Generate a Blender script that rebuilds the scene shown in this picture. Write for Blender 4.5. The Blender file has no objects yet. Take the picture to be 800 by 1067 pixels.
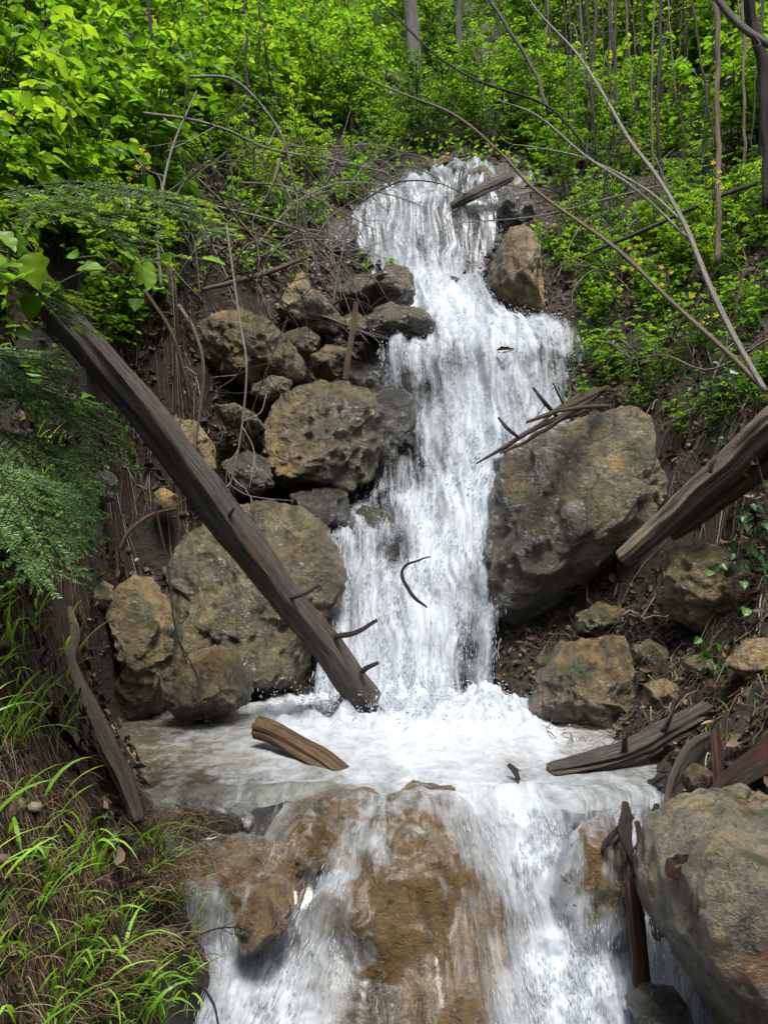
import bpy, math, random
import numpy as np
from mathutils import Vector, Matrix
from mathutils.bvhtree import BVHTree

R = math.radians
S = bpy.context.scene
COL = S.collection
F = 805.0           # focal length of the photograph in its own pixels
CX, CY = 400.0, 533.5

# ------------------------------------------------------------------ camera, sky, sun, exposure
cam_d = bpy.data.cameras.new('camera')
cam = bpy.data.objects.new('camera', cam_d); COL.objects.link(cam)
cam.location = (0, 0, 0); cam.rotation_euler = (R(90), 0, 0)
cam_d.sensor_fit = 'VERTICAL'; cam_d.sensor_height = 24.0
cam_d.lens = 24.0 * F / 1067.0
cam_d.clip_start = 0.05; cam_d.clip_end = 300
S.camera = cam

SUN_EL, SUN_AZ = 70.0, 165.0       # azimuth: clockwise from straight ahead (+Y)
w = bpy.data.worlds.new('World'); S.world = w; w.use_nodes = True
nt = w.node_tree; nt.nodes.clear()
sky = nt.nodes.new('ShaderNodeTexSky'); sky.sky_type = 'NISHITA'; sky.sun_disc = False
sky.sun_elevation = R(SUN_EL); sky.sun_rotation = R(SUN_AZ); sky.air_density = 1.0; sky.dust_density = 3.0; sky.ozone_density = 1.0
bg = nt.nodes.new('ShaderNodeBackground'); bg.inputs[1].default_value = 0.15
wo = nt.nodes.new('ShaderNodeOutputWorld')
# thin overcast: the clear sky's blue is mostly veiled by white cloud
veil = nt.nodes.new('ShaderNodeHueSaturation'); veil.inputs['Saturation'].default_value = 0.5
nt.links.new(sky.outputs[0], veil.inputs['Color']); nt.links.new(veil.outputs[0], bg.inputs[0]); nt.links.new(bg.outputs[0], wo.inputs[0])
sl = bpy.data.lights.new('sun', 'SUN'); sl.energy = 3.0; sl.angle = R(16); sl.color = (1.0, 0.96, 0.88)
so = bpy.data.objects.new('sun', sl); COL.objects.link(so)
so.rotation_euler = (R(90 - SUN_EL), 0, R(180 - SUN_AZ) )
S.view_settings.view_transform = 'Standard'; S.view_settings.look = 'None'
S.view_settings.exposure = 1.0; S.view_settings.gamma = 1.0
S.render.engine = 'CYCLES'
S.cycles.max_bounces = 8; S.cycles.diffuse_bounces = 3; S.cycles.glossy_bounces = 2
S.cycles.transmission_bounces = 4; S.cycles.transparent_max_bounces = 12
S.cycles.caustics_reflective = False; S.cycles.caustics_refractive = False
S.cycles.use_denoising = True

# ------------------------------------------------------------------ helpers
rng = np.random.default_rng(11)

def P(px, py, d):
    return np.array([(px - CX) / F * d, d, (CY - py) / F * d])

_perm = np.random.default_rng(5).permutation(4096)
_grad = np.random.default_rng(6).normal(size=(4096, 3)); _grad /= np.linalg.norm(_grad, axis=1)[:, None]

def pn(p):
    p = np.asarray(p, float); i = np.floor(p).astype(np.int64); f = p - i
    u = f * f * f * (f * (f * 6 - 15) + 10)
    out = np.zeros(len(p))
    for dx in (0, 1):
        for dy in (0, 1):
            for dz in (0, 1):
                h = _perm[(_perm[(_perm[(i[:, 0] + dx) & 4095] + i[:, 1] + dy) & 4095] + i[:, 2] + dz) & 4095]
                g = _grad[h]
                dd = g[:, 0] * (f[:, 0] - dx) + g[:, 1] * (f[:, 1] - dy) + g[:, 2] * (f[:, 2] - dz)
                out += dd * (u[:, 0] if dx else 1 - u[:, 0]) * (u[:, 1] if dy else 1 - u[:, 1]) * (u[:, 2] if dz else 1 - u[:, 2])
    return out * 1.6

def fbm(p, o=4, lac=2.1, gain=0.5):
    p = np.asarray(p, float); a = 1.0; t = np.zeros(len(p)); q = p.copy()
    for k in range(o):
        t += a * pn(q + 17.3 * k); q = q * lac; a *= gain
    return t

def ridged(p, o=4):
    p = np.asarray(p, float); a = 1.0; t = np.zeros(len(p)); q = p.copy()
    for k in range(o):
        t += a * (1 - np.abs(pn(q + 9.1 * k)) * 2); q = q * 2.1; a *= 0.5
    return t

def mesh_np(name, V, faces, mat, parent=None, smooth=True, uv=None, attrs=None, loc=None, link=True):
    """faces: list of (k, array of shape (n,k)) blocks"""
    me = bpy.data.meshes.new(name)
    V = np.asarray(V, np.float32)
    if loc is not None: V = V - np.asarray(loc, np.float32)
    me.vertices.add(len(V)); me.vertices.foreach_set('co', V.ravel())
    idx = np.concatenate([np.asarray(f, np.int32).ravel() for f in faces])
    tot = np.concatenate([np.full(len(f), np.asarray(f).shape[1], np.int32) for f in faces])
    start = np.concatenate([[0], np.cumsum(tot)[:-1]]).astype(np.int32)
    me.loops.add(len(idx)); me.loops.foreach_set('vertex_index', idx)
    me.polygons.add(len(tot)); me.polygons.foreach_set('loop_start', start); me.polygons.foreach_set('loop_total', tot)
    me.polygons.foreach_set('use_smooth', np.full(len(tot), smooth, bool))
    if uv is not None:
        l = me.uv_layers.new(name='UVMap'); l.data.foreach_set('uv', np.asarray(uv, np.float32)[idx].ravel())
    for k, a in (attrs or {}).items():
        at = me.attributes.new(k, 'FLOAT', 'POINT'); at.data.foreach_set('value', np.asarray(a, np.float32))
    me.update(calc_edges=True)
    me.materials.append(mat)
    o = bpy.data.objects.new(name, me)
    if link: COL.objects.link(o)
    if loc is not None: o.location = tuple(float(c) for c in loc)
    if parent is not None: o.parent = parent
    return o

def tag(o, label=None, cat=None, group=None, kind=None):
    if label: o['label'] = label
    if cat: o['category'] = cat
    if group: o['group'] = group
    if kind: o['kind'] = kind
    return o

def empty(name, loc=(0, 0, 0), rz=0.0):
    o = bpy.data.objects.new(name, None); COL.objects.link(o)
    o.empty_display_size = 0.1
    o.location = tuple(float(c) for c in loc); o.rotation_euler = (0, 0, rz); return o

def copy_tree(o, parent=None):
    c = o.copy(); COL.objects.link(c)
    if parent is not None: c.parent = parent
    for ch in list(o.children): copy_tree(ch, c)
    return c

def grid_faces(nr, nc, wrap=False):
    r = np.arange(nr - 1)[:, None]; c = np.arange(nc if wrap else nc - 1)[None, :]
    a = r * nc + c; b = r * nc + (c + 1) % nc
    return np.stack([a, b, b + nc, a + nc], -1).reshape(-1, 4)

def spline(pts, n):
    pts = np.asarray(pts, float)
    if len(pts) == 2: return pts[0] + (pts[1] - pts[0]) * np.linspace(0, 1, n)[:, None]
    Q = np.vstack([2 * pts[0] - pts[1], pts, 2 * pts[-1] - pts[-2]])
    t = np.linspace(0, len(pts) - 1 - 1e-9, n); i = t.astype(int); f = (t - i)[:, None]
    p0, p1, p2, p3 = Q[i], Q[i + 1], Q[i + 2], Q[i + 3]
    return 0.5 * ((2 * p1) + (-p0 + p2) * f + (2 * p0 - 5 * p1 + 4 * p2 - p3) * f ** 2 + (-p0 + 3 * p1 - 3 * p2 + p3) * f ** 3)

def tube_arrays(pts, radii, n=None, sides=8, rough=0.0, seed=0, off=0, wob=0.0, lobes=0.0):
    pts = np.asarray(pts, float)
    n = n or max(4, len(pts) * 4)
    c = spline(pts, n)
    L = np.concatenate([[0], np.cumsum(np.linalg.norm(np.diff(c, axis=0), axis=1))])
    if wob: c = c + wob * np.stack([fbm(np.stack([L * 3, np.full(n, seed + k * 7.7), np.zeros(n)], 1), 3) for k in range(3)], 1)
    r = np.interp(np.linspace(0, 1, n), np.linspace(0, 1, len(radii)), radii)
    t = np.gradient(c, axis=0); t /= np.linalg.norm(t, axis=1)[:, None] + 1e-9
    ref = np.array([0, 0, 1.0]) if abs(t[:, 2]).mean() < 0.8 else np.array([0, 1.0, 0])
    a = np.cross(t, ref); a /= np.linalg.norm(a, axis=1)[:, None] + 1e-9
    b = np.cross(t, a)
    th = np.linspace(0, 2 * np.pi, sides, endpoint=False)
    rr = np.repeat(r[:, None], sides, 1)
    if rough or lobes:
        T, LL = np.meshgrid(th, L)
        q = np.stack([np.cos(T).ravel() * 1.6 + seed, np.sin(T).ravel() * 1.6, LL.ravel() * 1.2], 1)
        k = 1 + rough * fbm(q * np.array([2.0, 2.0, 1.0]), 4) + lobes * pn(q * np.array([0.8, 0.8, 0.25]) + 3.3)
        rr = rr * k.reshape(n, sides)
    V = c[:, None, :] + rr[:, :, None] * (np.cos(th)[None, :, None] * a[:, None, :] + np.sin(th)[None, :, None] * b[:, None, :])
    uv = np.stack(np.meshgrid(th / (2 * np.pi), L), -1).reshape(-1, 2)
    uv[:, 0] = np.abs(uv[:, 0] * 2 - 1)
    V = np.vstack([V.reshape(-1, 3), c[0] - t[0] * r[0] * 0.15, c[-1] + t[-1] * r[-1] * 0.4])
    uv = np.vstack([uv, [0.5, 0], [0.5, L[-1]]])
    q = grid_faces(n, sides, True) + off
    e0, e1 = n * sides, n * sides + 1
    j = np.arange(sides); j2 = (j + 1) % sides
    t0 = np.stack([j2, j, np.full(sides, e0)], 1); t1 = np.stack([(n - 1) * sides + j, (n - 1) * sides + j2, np.full(sides, e1)], 1)
    return V, q, np.vstack([t0, t1]) + off, uv

class MB:
    def __init__(s): s.V = []; s.Q = []; s.T = []; s.UV = []; s.n = 0
    def tube(s, pts, radii, **k):
        V, q, t, uv = tube_arrays(pts, radii, off=s.n, **k)
        s.V.append(V); s.Q.append(q); s.T.append(t); s.UV.append(uv); s.n += len(V)
    def build(s, name, mat, parent=None, loc=None, smooth=True):
        V = np.vstack(s.V)
        return mesh_np(name, V, [np.vstack(s.Q), np.vstack(s.T)], mat, parent, smooth, uv=np.vstack(s.UV), loc=loc)

def leaf_arrays(pos, d, nrm, L, W, off=0, fold=0.18, curl=0.12):
    """ovate leaves; 10 verts each, folded along the midrib"""
    pos = np.asarray(pos); N = len(pos)
    d = d / (np.linalg.norm(d, axis=1)[:, None] + 1e-9)
    nrm = nrm - d * (nrm * d).sum(1)[:, None]; nrm /= np.linalg.norm(nrm, axis=1)[:, None] + 1e-9
    s = np.cross(nrm, d)
    prof = np.array([[0, 0, 0], [.22, .8, 1], [.22, 0, 0], [.22, -.8, 1], [.52, .95, 1], [.52, 0, 0], [.52, -.95, 1],
                     [.8, .5, .6], [.8, 0, 0], [.8, -.5, .6], [1.0, 0, 0]])
    L = np.asarray(L).reshape(-1, 1); W = np.asarray(W).reshape(-1, 1)
    V = (pos[:, None, :] + d[:, None, :] * (prof[:, 0][None, :, None] * L[:, :, None])
         + s[:, None, :] * (prof[:, 1][None, :, None] * W[:, :, None] * 0.5)
         + nrm[:, None, :] * ((prof[:, 2] * fold)[None, :, None] * W[:, :, None] - (curl * prof[:, 0] ** 2)[None, :, None] * L[:, :, None]))
    base = (np.arange(N) * 11)[:, None] + off
    tri = np.array([[0, 2, 1], [0, 3, 2], [7, 8, 10], [8, 9, 10]])
    quad = np.array([[1, 2, 5, 4], [2, 3, 6, 5], [4, 5, 8, 7], [5, 6, 9, 8]])
    T = (base[:, :, None] + tri[None]).reshape(-1, 3); Q = (base[:, :, None] + quad[None]).reshape(-1, 4)
    return V.reshape(-1, 3), Q, T

def fine_leaf(pos, d, nrm, L, W, lobes=0.0, fold=.2, curl=.12, st=15):
    """near leaves with a smooth or lobed outline"""
    Vs, Qs = [], []
    t = np.linspace(0, 1, st); wd = np.sin(np.pi * t ** .75) ** .8 * (1 - .15 * t)
    if lobes: wd = wd * (1 + lobes * np.cos(t * 2 * np.pi * 3.0)) ; wd[-1] = 0
    for i in range(len(pos)):
        dd = d[i] / np.linalg.norm(d[i]); nn = nrm[i] - dd * (nrm[i] @ dd); nn = nn / np.linalg.norm(nn); s_ = np.cross(nn, dd)
        c = pos[i] + dd * (t * L[i])[:, None] - nn * (curl * t ** 2 * L[i])[:, None]
        cols = [c + s_ * (k * wd * W[i] * .5)[:, None] + nn * (abs(k) ** 1.3 * fold * wd * W[i] + .03 * W[i] * np.sin(t * 19 + k * 3) * abs(k))[:, None] for k in (-1, -.5, 0, .5, 1)]
        Vs.append(np.stack(cols, 1).reshape(-1, 3)); Qs.append(grid_faces(st, 5) + i * st * 5)
    return np.vstack(Vs), np.vstack(Qs)

# ------------------------------------------------------------------ materials
class N:
    def __init__(s, name):
        s.m = bpy.data.materials.new(name); s.m.use_nodes = True
        s.t = s.m.node_tree; s.t.nodes.clear()
    def n(s, typ, **k):
        nd = s.t.nodes.new(typ)
        for a, v in k.items():
            if a.startswith('i_'):
                key = a[2:]
                key = int(key) if key.isdigit() else key.replace('_', ' ')
                s.set(nd.inputs[key], v)
            else: setattr(nd, a, v)
        return nd
    def set(s, inp, v):
        if hasattr(v, 'is_output') and v.is_output: s.t.links.new(v, inp)
        else: inp.default_value = v
    def noise(s, vec, scale, detail=6, rough=0.6, dist=0.0):
        nd = s.n('ShaderNodeTexNoise', i_Vector=vec, i_Scale=scale, i_Detail=detail, i_Roughness=rough, i_Distortion=dist)
        return nd.outputs['Fac']
    def ramp(s, fac, stops, interp='LINEAR'):
        nd = s.n('ShaderNodeValToRGB', i_Fac=fac); cr = nd.color_ramp; cr.interpolation = interp
        while len(cr.elements) < len(stops): cr.elements.new(0.5)
        for e, (p, c) in zip(cr.elements, stops):
            e.position = p; e.color = (*c, 1) if len(c) == 3 else (c[0],) * 3 + (1,)
        return nd.outputs['Color']
    def mix(s, f, a, b, mode='MIX'):
        nd = s.n('ShaderNodeMix', data_type='RGBA', blend_type=mode)
        s.set(nd.inputs[0], f); s.set(nd.inputs[6], a if not isinstance(a, tuple) else (*a, 1)); s.set(nd.inputs[7], b if not isinstance(b, tuple) else (*b, 1))
        return nd.outputs[2]
    def math(s, op, a, b=0.0, clamp=False):
        nd = s.n('ShaderNodeMath', operation=op, use_clamp=clamp); s.set(nd.inputs[0], a); s.set(nd.inputs[1], b); return nd.outputs[0]
    def mapr(s, v, a, b, c=0.0, d=1.0):
        nd = s.n('ShaderNodeMapRange', i_0=v, i_1=a, i_2=b, i_3=c, i_4=d); nd.clamp = True; return nd.outputs[0]
    def mapping(s, vec, scale, loc=(0, 0, 0)):
        return s.n('ShaderNodeMapping', i_Vector=vec, i_Scale=scale, i_Location=loc).outputs[0]
    def out(s, sh):
        o = s.n('ShaderNodeOutputMaterial'); s.t.links.new(sh, o.inputs[0]); return s.m

def rock_mat(name, c1, c2, c3, moss=0.2, wet=0.5, scale=1.0, orange=0.0, soakf=.85):
    k = N(name)
    geo = k.n('ShaderNodeNewGeometry'); tc = k.n('ShaderNodeTexCoord')
    p = k.mapping(geo.outputs['Position'], (scale,) * 3)
    a = k.noise(p, 2.6, 5, 0.6, 0.6); b = k.noise(p, 11, 10, 0.68, 0.3); c = k.noise(p, 45, 8, 0.7)
    col = k.mix(k.mapr(a, .35, .65), c1, c2)
    col = k.mix(k.mapr(b, .45, .72), col, c3)
    st = k.noise(k.mapping(geo.outputs['Position'], (7, 7, 1.6)), 1.0, 8, 0.65, 1.2)
    col = k.mix(k.mapr(st, .46, .64, 0, .85), col, tuple(x * 0.2 for x in c1))
    if orange: col = k.mix(k.mapr(k.noise(k.mapping(p, (1, 1, 1), (3.1, 0, 1.2)), 2.4, 7, .65, 1), .53, .66, 0, orange), col, (.30, .135, .04))
    col = k.mix(k.mapr(c, .5, .72, 0, .6), col, (.36, .31, .22)) if not wet > .8 else col
    col = k.mix(k.mapr(c, .46, .3, 0, .8), col, k.mix(.75, col, (.012, .009, .006)))
    vor = k.n('ShaderNodeTexVoronoi', feature='DISTANCE_TO_EDGE', i_Vector=k.mix(.12, p, k.n('ShaderNodeTexNoise', i_Vector=p, i_Scale=4.0, i_Detail=4.0).outputs['Color']), i_Scale=3.0)
    crack = k.mapr(vor.outputs[0], 0.0, .02)
    crack = k.math('MAXIMUM', crack, k.mapr(k.noise(p, 4.1, 3), .34, .42))
    col = k.mix(crack, (.02, .015, .01), col)
    sp = k.mapr(k.noise(p, 30, 4, .5), .64, .7)
    col = k.mix(k.math('MULTIPLY', sp, .5), col, (.42, .40, .35))
    oc = k.mapr(k.noise(p, 4.3, 6, .62, .8), .55, .66, 0, .75)
    col = k.mix(oc, col, tuple(min(1, a * b) for a, b in zip(c2, (1.35, 1.18, .72))))
    sx = k.n('ShaderNodeSeparateXYZ', i_0=geo.outputs['Position']); wv = k.math('MULTIPLY', k.math('SUBTRACT', a, .5), .55)
    wl = k.mapr(k.math('ADD', sx.outputs[2], wv), -1.14, -.86, 1, 0)
    wf = k.mapr(k.math('ADD', k.math('ABSOLUTE', k.math('SUBTRACT', sx.outputs[0], .33)), wv), .62, 1.12, 1, 0)
    soak = k.math('MAXIMUM', wl, wf)
    col = k.mix(k.math('MULTIPLY', soak, soakf), col, k.mix(1.0, col, (.30, .28, .26), 'MULTIPLY'))
    nz = k.n('ShaderNodeSeparateXYZ', i_0=geo.outputs['Normal']).outputs[2]
    mo = k.math('MULTIPLY', k.mapr(nz, -.2, .8), k.mapr(k.noise(p, 4.5, 8, .7), .52, .62))
    mo = k.math('MULTIPLY', mo, moss * 2.2, True)
    col = k.mix(mo, col, k.ramp(c, [(.3, (.012, .018, .004)), (.7, (.07, .085, .015))]))
    wn = k.mapr(k.noise(p, 6, 6, .65), .4, .62)
    ro = k.mapr(wn, 0, 1, .55 - .3 * wet, .85 - .45 * wet)
    chip = k.n('ShaderNodeTexVoronoi', feature='F1', i_Vector=k.mix(.22, p, k.n('ShaderNodeTexNoise', i_Vector=p, i_Scale=5.0, i_Detail=5.0).outputs['Color']), i_Scale=7.5).outputs[0]
    pit = k.mapr(k.noise(p, 17, 5, .6), .64, .74)
    col = k.mix(k.math('MULTIPLY', pit, .75), col, tuple(x * .12 for x in c1))
    h = k.math('ADD', k.math('MULTIPLY', b, .9), k.math('MULTIPLY', c, .4))
    h = k.math('ADD', h, k.math('MULTIPLY', chip, .55)); h = k.math('ADD', h, k.math('MULTIPLY', pit, -.3))
    h = k.math('ADD', h, k.math('MULTIPLY', crack, .12))
    h = k.math('ADD', h, k.math('MULTIPLY', k.noise(p, 130, 3, .6), .12))
    bm = k.n('ShaderNodeBump', i_Strength=1.0, i_Distance=.07, i_Height=h)
    bs = k.n('ShaderNodeBsdfPrincipled', i_Base_Color=col, i_Roughness=ro, i_Normal=bm.outputs[0])
    bs.inputs['Coat Weight'].default_value = min(1, wet * 1.2); bs.inputs['Coat Roughness'].default_value = .09
    bs.inputs['Specular IOR Level'].default_value = .5
    k.t.links.new(bm.outputs[0], bs.inputs['Coat Normal'])
    return k.out(bs.outputs[0])

M = {}
M['rock'] = rock_mat('rock_tan', (.21, .148, .062), (.31, .228, .105), (.09, .07, .038), .7, .9)
M['rock_grey'] = rock_mat('rock_grey', (.12, .098, .052), (.25, .196, .095), (.125, .108, .066), .7, .95)
M['rock_ochre'] = rock_mat('rock_ochre', (.27, .18, .075), (.32, .235, .12), (.2, .155, .09), .12, .35)
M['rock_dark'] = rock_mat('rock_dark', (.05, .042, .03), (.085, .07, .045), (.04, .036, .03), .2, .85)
M['rock_near'] = rock_mat('rock_speckled', (.20, .178, .13), (.30, .26, .19), (.085, .08, .062), .35, .35, 1.5, .8, soakf=0)
M['rock_bed'] = rock_mat('rock_bed', (.25, .165, .07), (.19, .125, .055), (.12, .085, .045), .05, .9, 1.3, soakf=.15)

def ground_mat():
    k = N('soil'); geo = k.n('ShaderNodeNewGeometry'); p = geo.outputs['Position']
    a = k.noise(p, 1.7, 6, .65); b = k.noise(p, 14, 10, .7); c = k.noise(p, 60, 6, .7)
    col = k.ramp(b, [(.3, (.006, .004, .003)), (.5, (.02, .013, .008)), (.66, (.05, .032, .019)), (.8, (.10, .068, .042))])
    col = k.mix(k.mapr(a, .5, .65, 0, .6), col, k.ramp(c, [(.3, (.01, .014, .004)), (.7, (.05, .06, .014))]))
    h = k.math('ADD', b, k.math('MULTIPLY', c, .5))
    bm = k.n('ShaderNodeBump', i_Strength=1.0, i_Distance=.06, i_Height=h)
    bs = k.n('ShaderNodeBsdfPrincipled', i_Base_Color=col, i_Roughness=.75, i_Normal=bm.outputs[0])
    return k.out(bs.outputs[0])
M['soil'] = ground_mat()

def wood_mat(name, dark, mid, light, wet=.1, wear=.5, warm=0.0, crack=.95):
    k = N(name); uv = k.n('ShaderNodeTexCoord').outputs['UV']; geo = k.n('ShaderNodeNewGeometry'); p = geo.outputs['Position']
    g = k.noise(k.mapping(uv, (9, .9, 1)), 4, 8, .68, .5); g2 = k.noise(k.mapping(uv, (24, 1.1, 1)), 4, 7, .7, .4)
    blot = k.noise(p, 5, 6, .6)
    col = k.ramp(g, [(.3, dark), (.5, mid), (.72, light)])
    col = k.mix(k.mapr(g2,   .53, .6, 0, crack), col, tuple(x * .2 for x in dark))
    col = k.mix(k.mapr(k.noise(k.mapping(uv, (60, 5, 1)), 4, 4, .7), .5, .7, 0, .5), col, tuple(min(x * 1.5, .8) for x in light))
    col = k.mix(k.mapr(blot, .45, .65, 0, wear), col, dark)
    if warm: col = k.mix(k.mapr(k.noise(k.mapping(uv, (2.2, 1.6, 1)), 1.6, 6, .65, .6), .47, .6, 0, warm), col, k.mix(g, (.06, .03, .014), (.27, .15, .07)))
    h = k.math('ADD', g, k.math('MULTIPLY', k.mapr(g2, .45, .62), -.5))
    bm = k.n('ShaderNodeBump', i_Strength=1.0, i_Distance=.03, i_Height=h)
    bs = k.n('ShaderNodeBsdfPrincipled', i_Base_Color=col, i_Roughness=k.mapr(blot, .3, .7, .8 - .5 * wet, .9 - .6 * wet), i_Normal=bm.outputs[0])
    return k.out(bs.outputs[0])
M['log'] = wood_mat('weathered_wood', (.045, .038, .033), (.15, .13, .112), (.34, .31, .28), .35, .35, .45)
M['log_pale'] = wood_mat('pale_wood', (.12, .09, .062), (.33, .265, .20), (.52, .45, .38), .1)
M['log_wet'] = wood_mat('wet_wood', (.02, .009, .006), (.085, .032, .02), (.17, .07, .042), .8)
M['log_brown'] = wood_mat('brown_wood', (.06, .035, .016), (.20, .125, .06), (.36, .25, .13), .4)
M['twig_pale'] = wood_mat('pale_twig', (.36, .33, .28), (.54, .50, .44), (.68, .64, .59), 0, .15, crack=.3)
M['twig_tan'] = wood_mat('tan_twig', (.20, .14, .085), (.38, .29, .20), (.48, .40, .30), 0, .25, crack=.4)
M['twig_dark'] = wood_mat('dark_twig', (.014, .010, .008), (.045, .03, .02), (.085, .06, .045), .2)
M['bark'] = wood_mat('bark', (.03, .022, .016), (.085, .065, .045), (.17, .14, .11), .1)
M['bark_grey'] = wood_mat('bark_grey', (.08, .075, .065), (.2, .19, .17), (.36, .35, .33), 0, .4)

def leaf_mat(name, stops, trans=.45, rough=.42, tcol=(1.5, 1.35, .55)):
    k = N(name); geo = k.n('ShaderNodeNewGeometry')
    col = k.ramp(geo.outputs['Random Per Island'], stops)
    v = k.noise(geo.outputs['Position'], 40, 3, .5)
    col = k.mix(k.mapr(v, .3, .7, 0, .35), col, tuple(x * .55 for x in stops[0][1]))
    d = k.n('ShaderNodeBsdfPrincipled', i_Base_Color=col, i_Roughness=rough)
    d.inputs['Specular IOR Level'].default_value = .35
    t = k.n('ShaderNodeBsdfTranslucent', i_Color=k.mix(1.0, col, tcol, 'MULTIPLY'))
    mx = k.n('ShaderNodeMixShader', i_0=trans); k.t.links.new(d.outputs[0], mx.inputs[1]); k.t.links.new(t.outputs[0], mx.inputs[2])
    return k.out(mx.outputs[0])
M['leaf'] = leaf_mat('leaf_green', [(0, (.05, .13, .012)), (.45, (.12, .27, .02)), (.8, (.17, .37, .032)), (1, (.25, .45, .04))], .55)
M['leaf_y'] = leaf_mat('leaf_spring', [(0, (.10, .25, .016)), (.5, (.18, .34, .028)), (1, (.29, .44, .04))], .55)
M['leaf_d'] = leaf_mat('leaf_deep', [(0, (.025, .08, .014)), (.6, (.06, .16, .022)), (1, (.13, .25, .03))], .42)
M['ivy'] = leaf_mat('leaf_ivy', [(0, (.02, .06, .016)), (.6, (.045, .115, .026)), (1, (.09, .17, .045))], .25, .35)
M['grass'] = leaf_mat('grass_blade', [(0, (.11, .28, .025)), (.5, (.23, .48, .05)), (1, (.38, .62, .09))], .45, .4)
M['straw'] = leaf_mat('dry_grass', [(0, (.04, .022, .014)), (.5, (.13, .085, .05)), (.9, (.25, .18, .11)), (1, (.38, .31, .22))], .2, .7, (1.1, 1, .8))
M['litter'] = leaf_mat('dead_leaf', [(0, (.010, .005, .004)), (.55, (.032, .016, .010)), (.88, (.085, .045, .027)), (.97, (.2, .13, .09)), (1, (.34, .26, .2))], .1, .55, (1.2, .9, .6))
M['fir'] = leaf_mat('fir_needle', [(0, (.05, .12, .03)), (.6, (.10, .21, .048)), (1, (.17, .30, .065))], .2, .4)
M['fir_tip'] = leaf_mat('fir_shoot', [(0, (.22, .38, .03)), (1, (.36, .52, .05))], .45, .45)
M['root'] = leaf_mat('root_wood', [(0, (.03, .018, .012)), (.5, (.10, .065, .042)), (.85, (.22, .16, .11)), (1, (.42, .37, .31))], .0, .8)
M['clod'] = leaf_mat('clod', [(0, (.014, .01, .007)), (.6, (.05, .034, .021)), (.9, (.12, .09, .06)), (1, (.25, .21, .15))], .0, .75)
M['wet_leaf'] = leaf_mat('wet_leaf', [(0, (.022, .010, .008)), (1, (.022, .010, .008))], .0, .25)
M['flower'] = leaf_mat('yellow_petal', [(0, (.55, .42, .01)), (1, (.7, .55, .02))], .3, .5, (1.1, 1, .4))

def water_mat(name, su, sv, clear=(.8, .78, .7), contrast=2.6, foamc=(.58, .635, .70), bscale=1.0, murk=0.0, gloss=.7, brk=16):
    k = N(name); uv = k.n('ShaderNodeTexCoord').outputs['UV']
    at = k.n('ShaderNodeAttribute', attribute_name='foam').outputs['Fac']
    n1 = k.noise(k.mapping(uv, (su, sv, 1)), 1, 5, .62, .5)
    n2 = k.noise(k.mapping(uv, (su * 3.6, sv * 2.4, 1), (3, 7, 0)), 1, 5, .7, .3)
    n3 = k.noise(k.mapping(uv, (brk, brk * .55, 1), (1, 4, 0)), 1, 5, .65, 1.0)
    nn = k.math('ADD', k.math('ADD', k.math('MULTIPLY', n1, .42), k.math('MULTIPLY', n2, .26)), k.math('MULTIPLY', n3, .32))
    m = k.math('ADD', at, k.math('MULTIPLY', k.math('SUBTRACT', nn, .5), contrast))
    m = k.mapr(m, .10, 1.0)
    bm = k.n('ShaderNodeBump', i_Strength=.9, i_Distance=.02 * bscale, i_Height=nn)
    gl = k.n('ShaderNodeBsdfGlossy', i_Color=(1, 1, 1, 1), i_Roughness=.26, i_Normal=bm.outputs[0])
    tr = k.n('ShaderNodeBsdfTransparent', i_Color=(*clear, 1))
    if murk:
        mu = k.n('ShaderNodeBsdfDiffuse', i_Color=k.ramp(k.noise(k.mapping(uv, (2.5, 3.5, 1)), 1, 4), [(.3, (.10, .075, .04)), (.7, (.22, .175, .105))]))
        mm = k.n('ShaderNodeMixShader', i_0=k.math('MULTIPLY', k.n('ShaderNodeAttribute', attribute_name='murk').outputs['Fac'], murk)); k.t.links.new(tr.outputs[0], mm.inputs[1]); k.t.links.new(mu.outputs[0], mm.inputs[2]); tr = mm
    fr = k.n('ShaderNodeFresnel', i_IOR=1.33, i_Normal=bm.outputs[0])
    c1 = k.n('ShaderNodeMixShader', i_0=k.math('MULTIPLY', fr.outputs[0], gloss, True)); k.t.links.new(tr.outputs[0], c1.inputs[1]); k.t.links.new(gl.outputs[0], c1.inputs[2])
    bm2 = k.n('ShaderNodeBump', i_Strength=.35, i_Distance=.02 * bscale, i_Height=nn)
    df = k.n('ShaderNodeBsdfDiffuse', i_Color=(*foamc, 1), i_Normal=bm2.outputs[0])
    tl = k.n('ShaderNodeBsdfTranslucent', i_Color=(*foamc, 1))
    c2 = k.n('ShaderNodeMixShader', i_0=.35); k.t.links.new(df.outputs[0], c2.inputs[1]); k.t.links.new(tl.outputs[0], c2.inputs[2])
    mx = k.n('ShaderNodeMixShader', i_0=m); k.t.links.new(c1.outputs[0], mx.inputs[1]); k.t.links.new(c2.outputs[0], mx.inputs[2])
    return k.out(mx.outputs[0])
M['fall'] = water_mat('falling_water', 12, .85, (.72, .76, .78), 3.5, gloss=.1)
M['pool'] = water_mat('pool_water', 7, 9, (.66, .60, .46), 1.9, murk=.5, gloss=1.3)
M['cascade'] = water_mat('cascade_water', 15, 1.5, (.88, .85, .76), gloss=.6)
def spray_mat():
    k = N('water_spray')
    d = k.n('ShaderNodeBsdfDiffuse', i_Color=(.62, .67, .73, 1))
    t = k.n('ShaderNodeBsdfTranslucent', i_Color=(.62, .67, .73, 1))
    mx = k.n('ShaderNodeMixShader', i_0=.4); k.t.links.new(d.outputs[0], mx.inputs[1]); k.t.links.new(t.outputs[0], mx.inputs[2])
    return k.out(mx.outputs[0])
M['spray'] = spray_mat()

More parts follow.
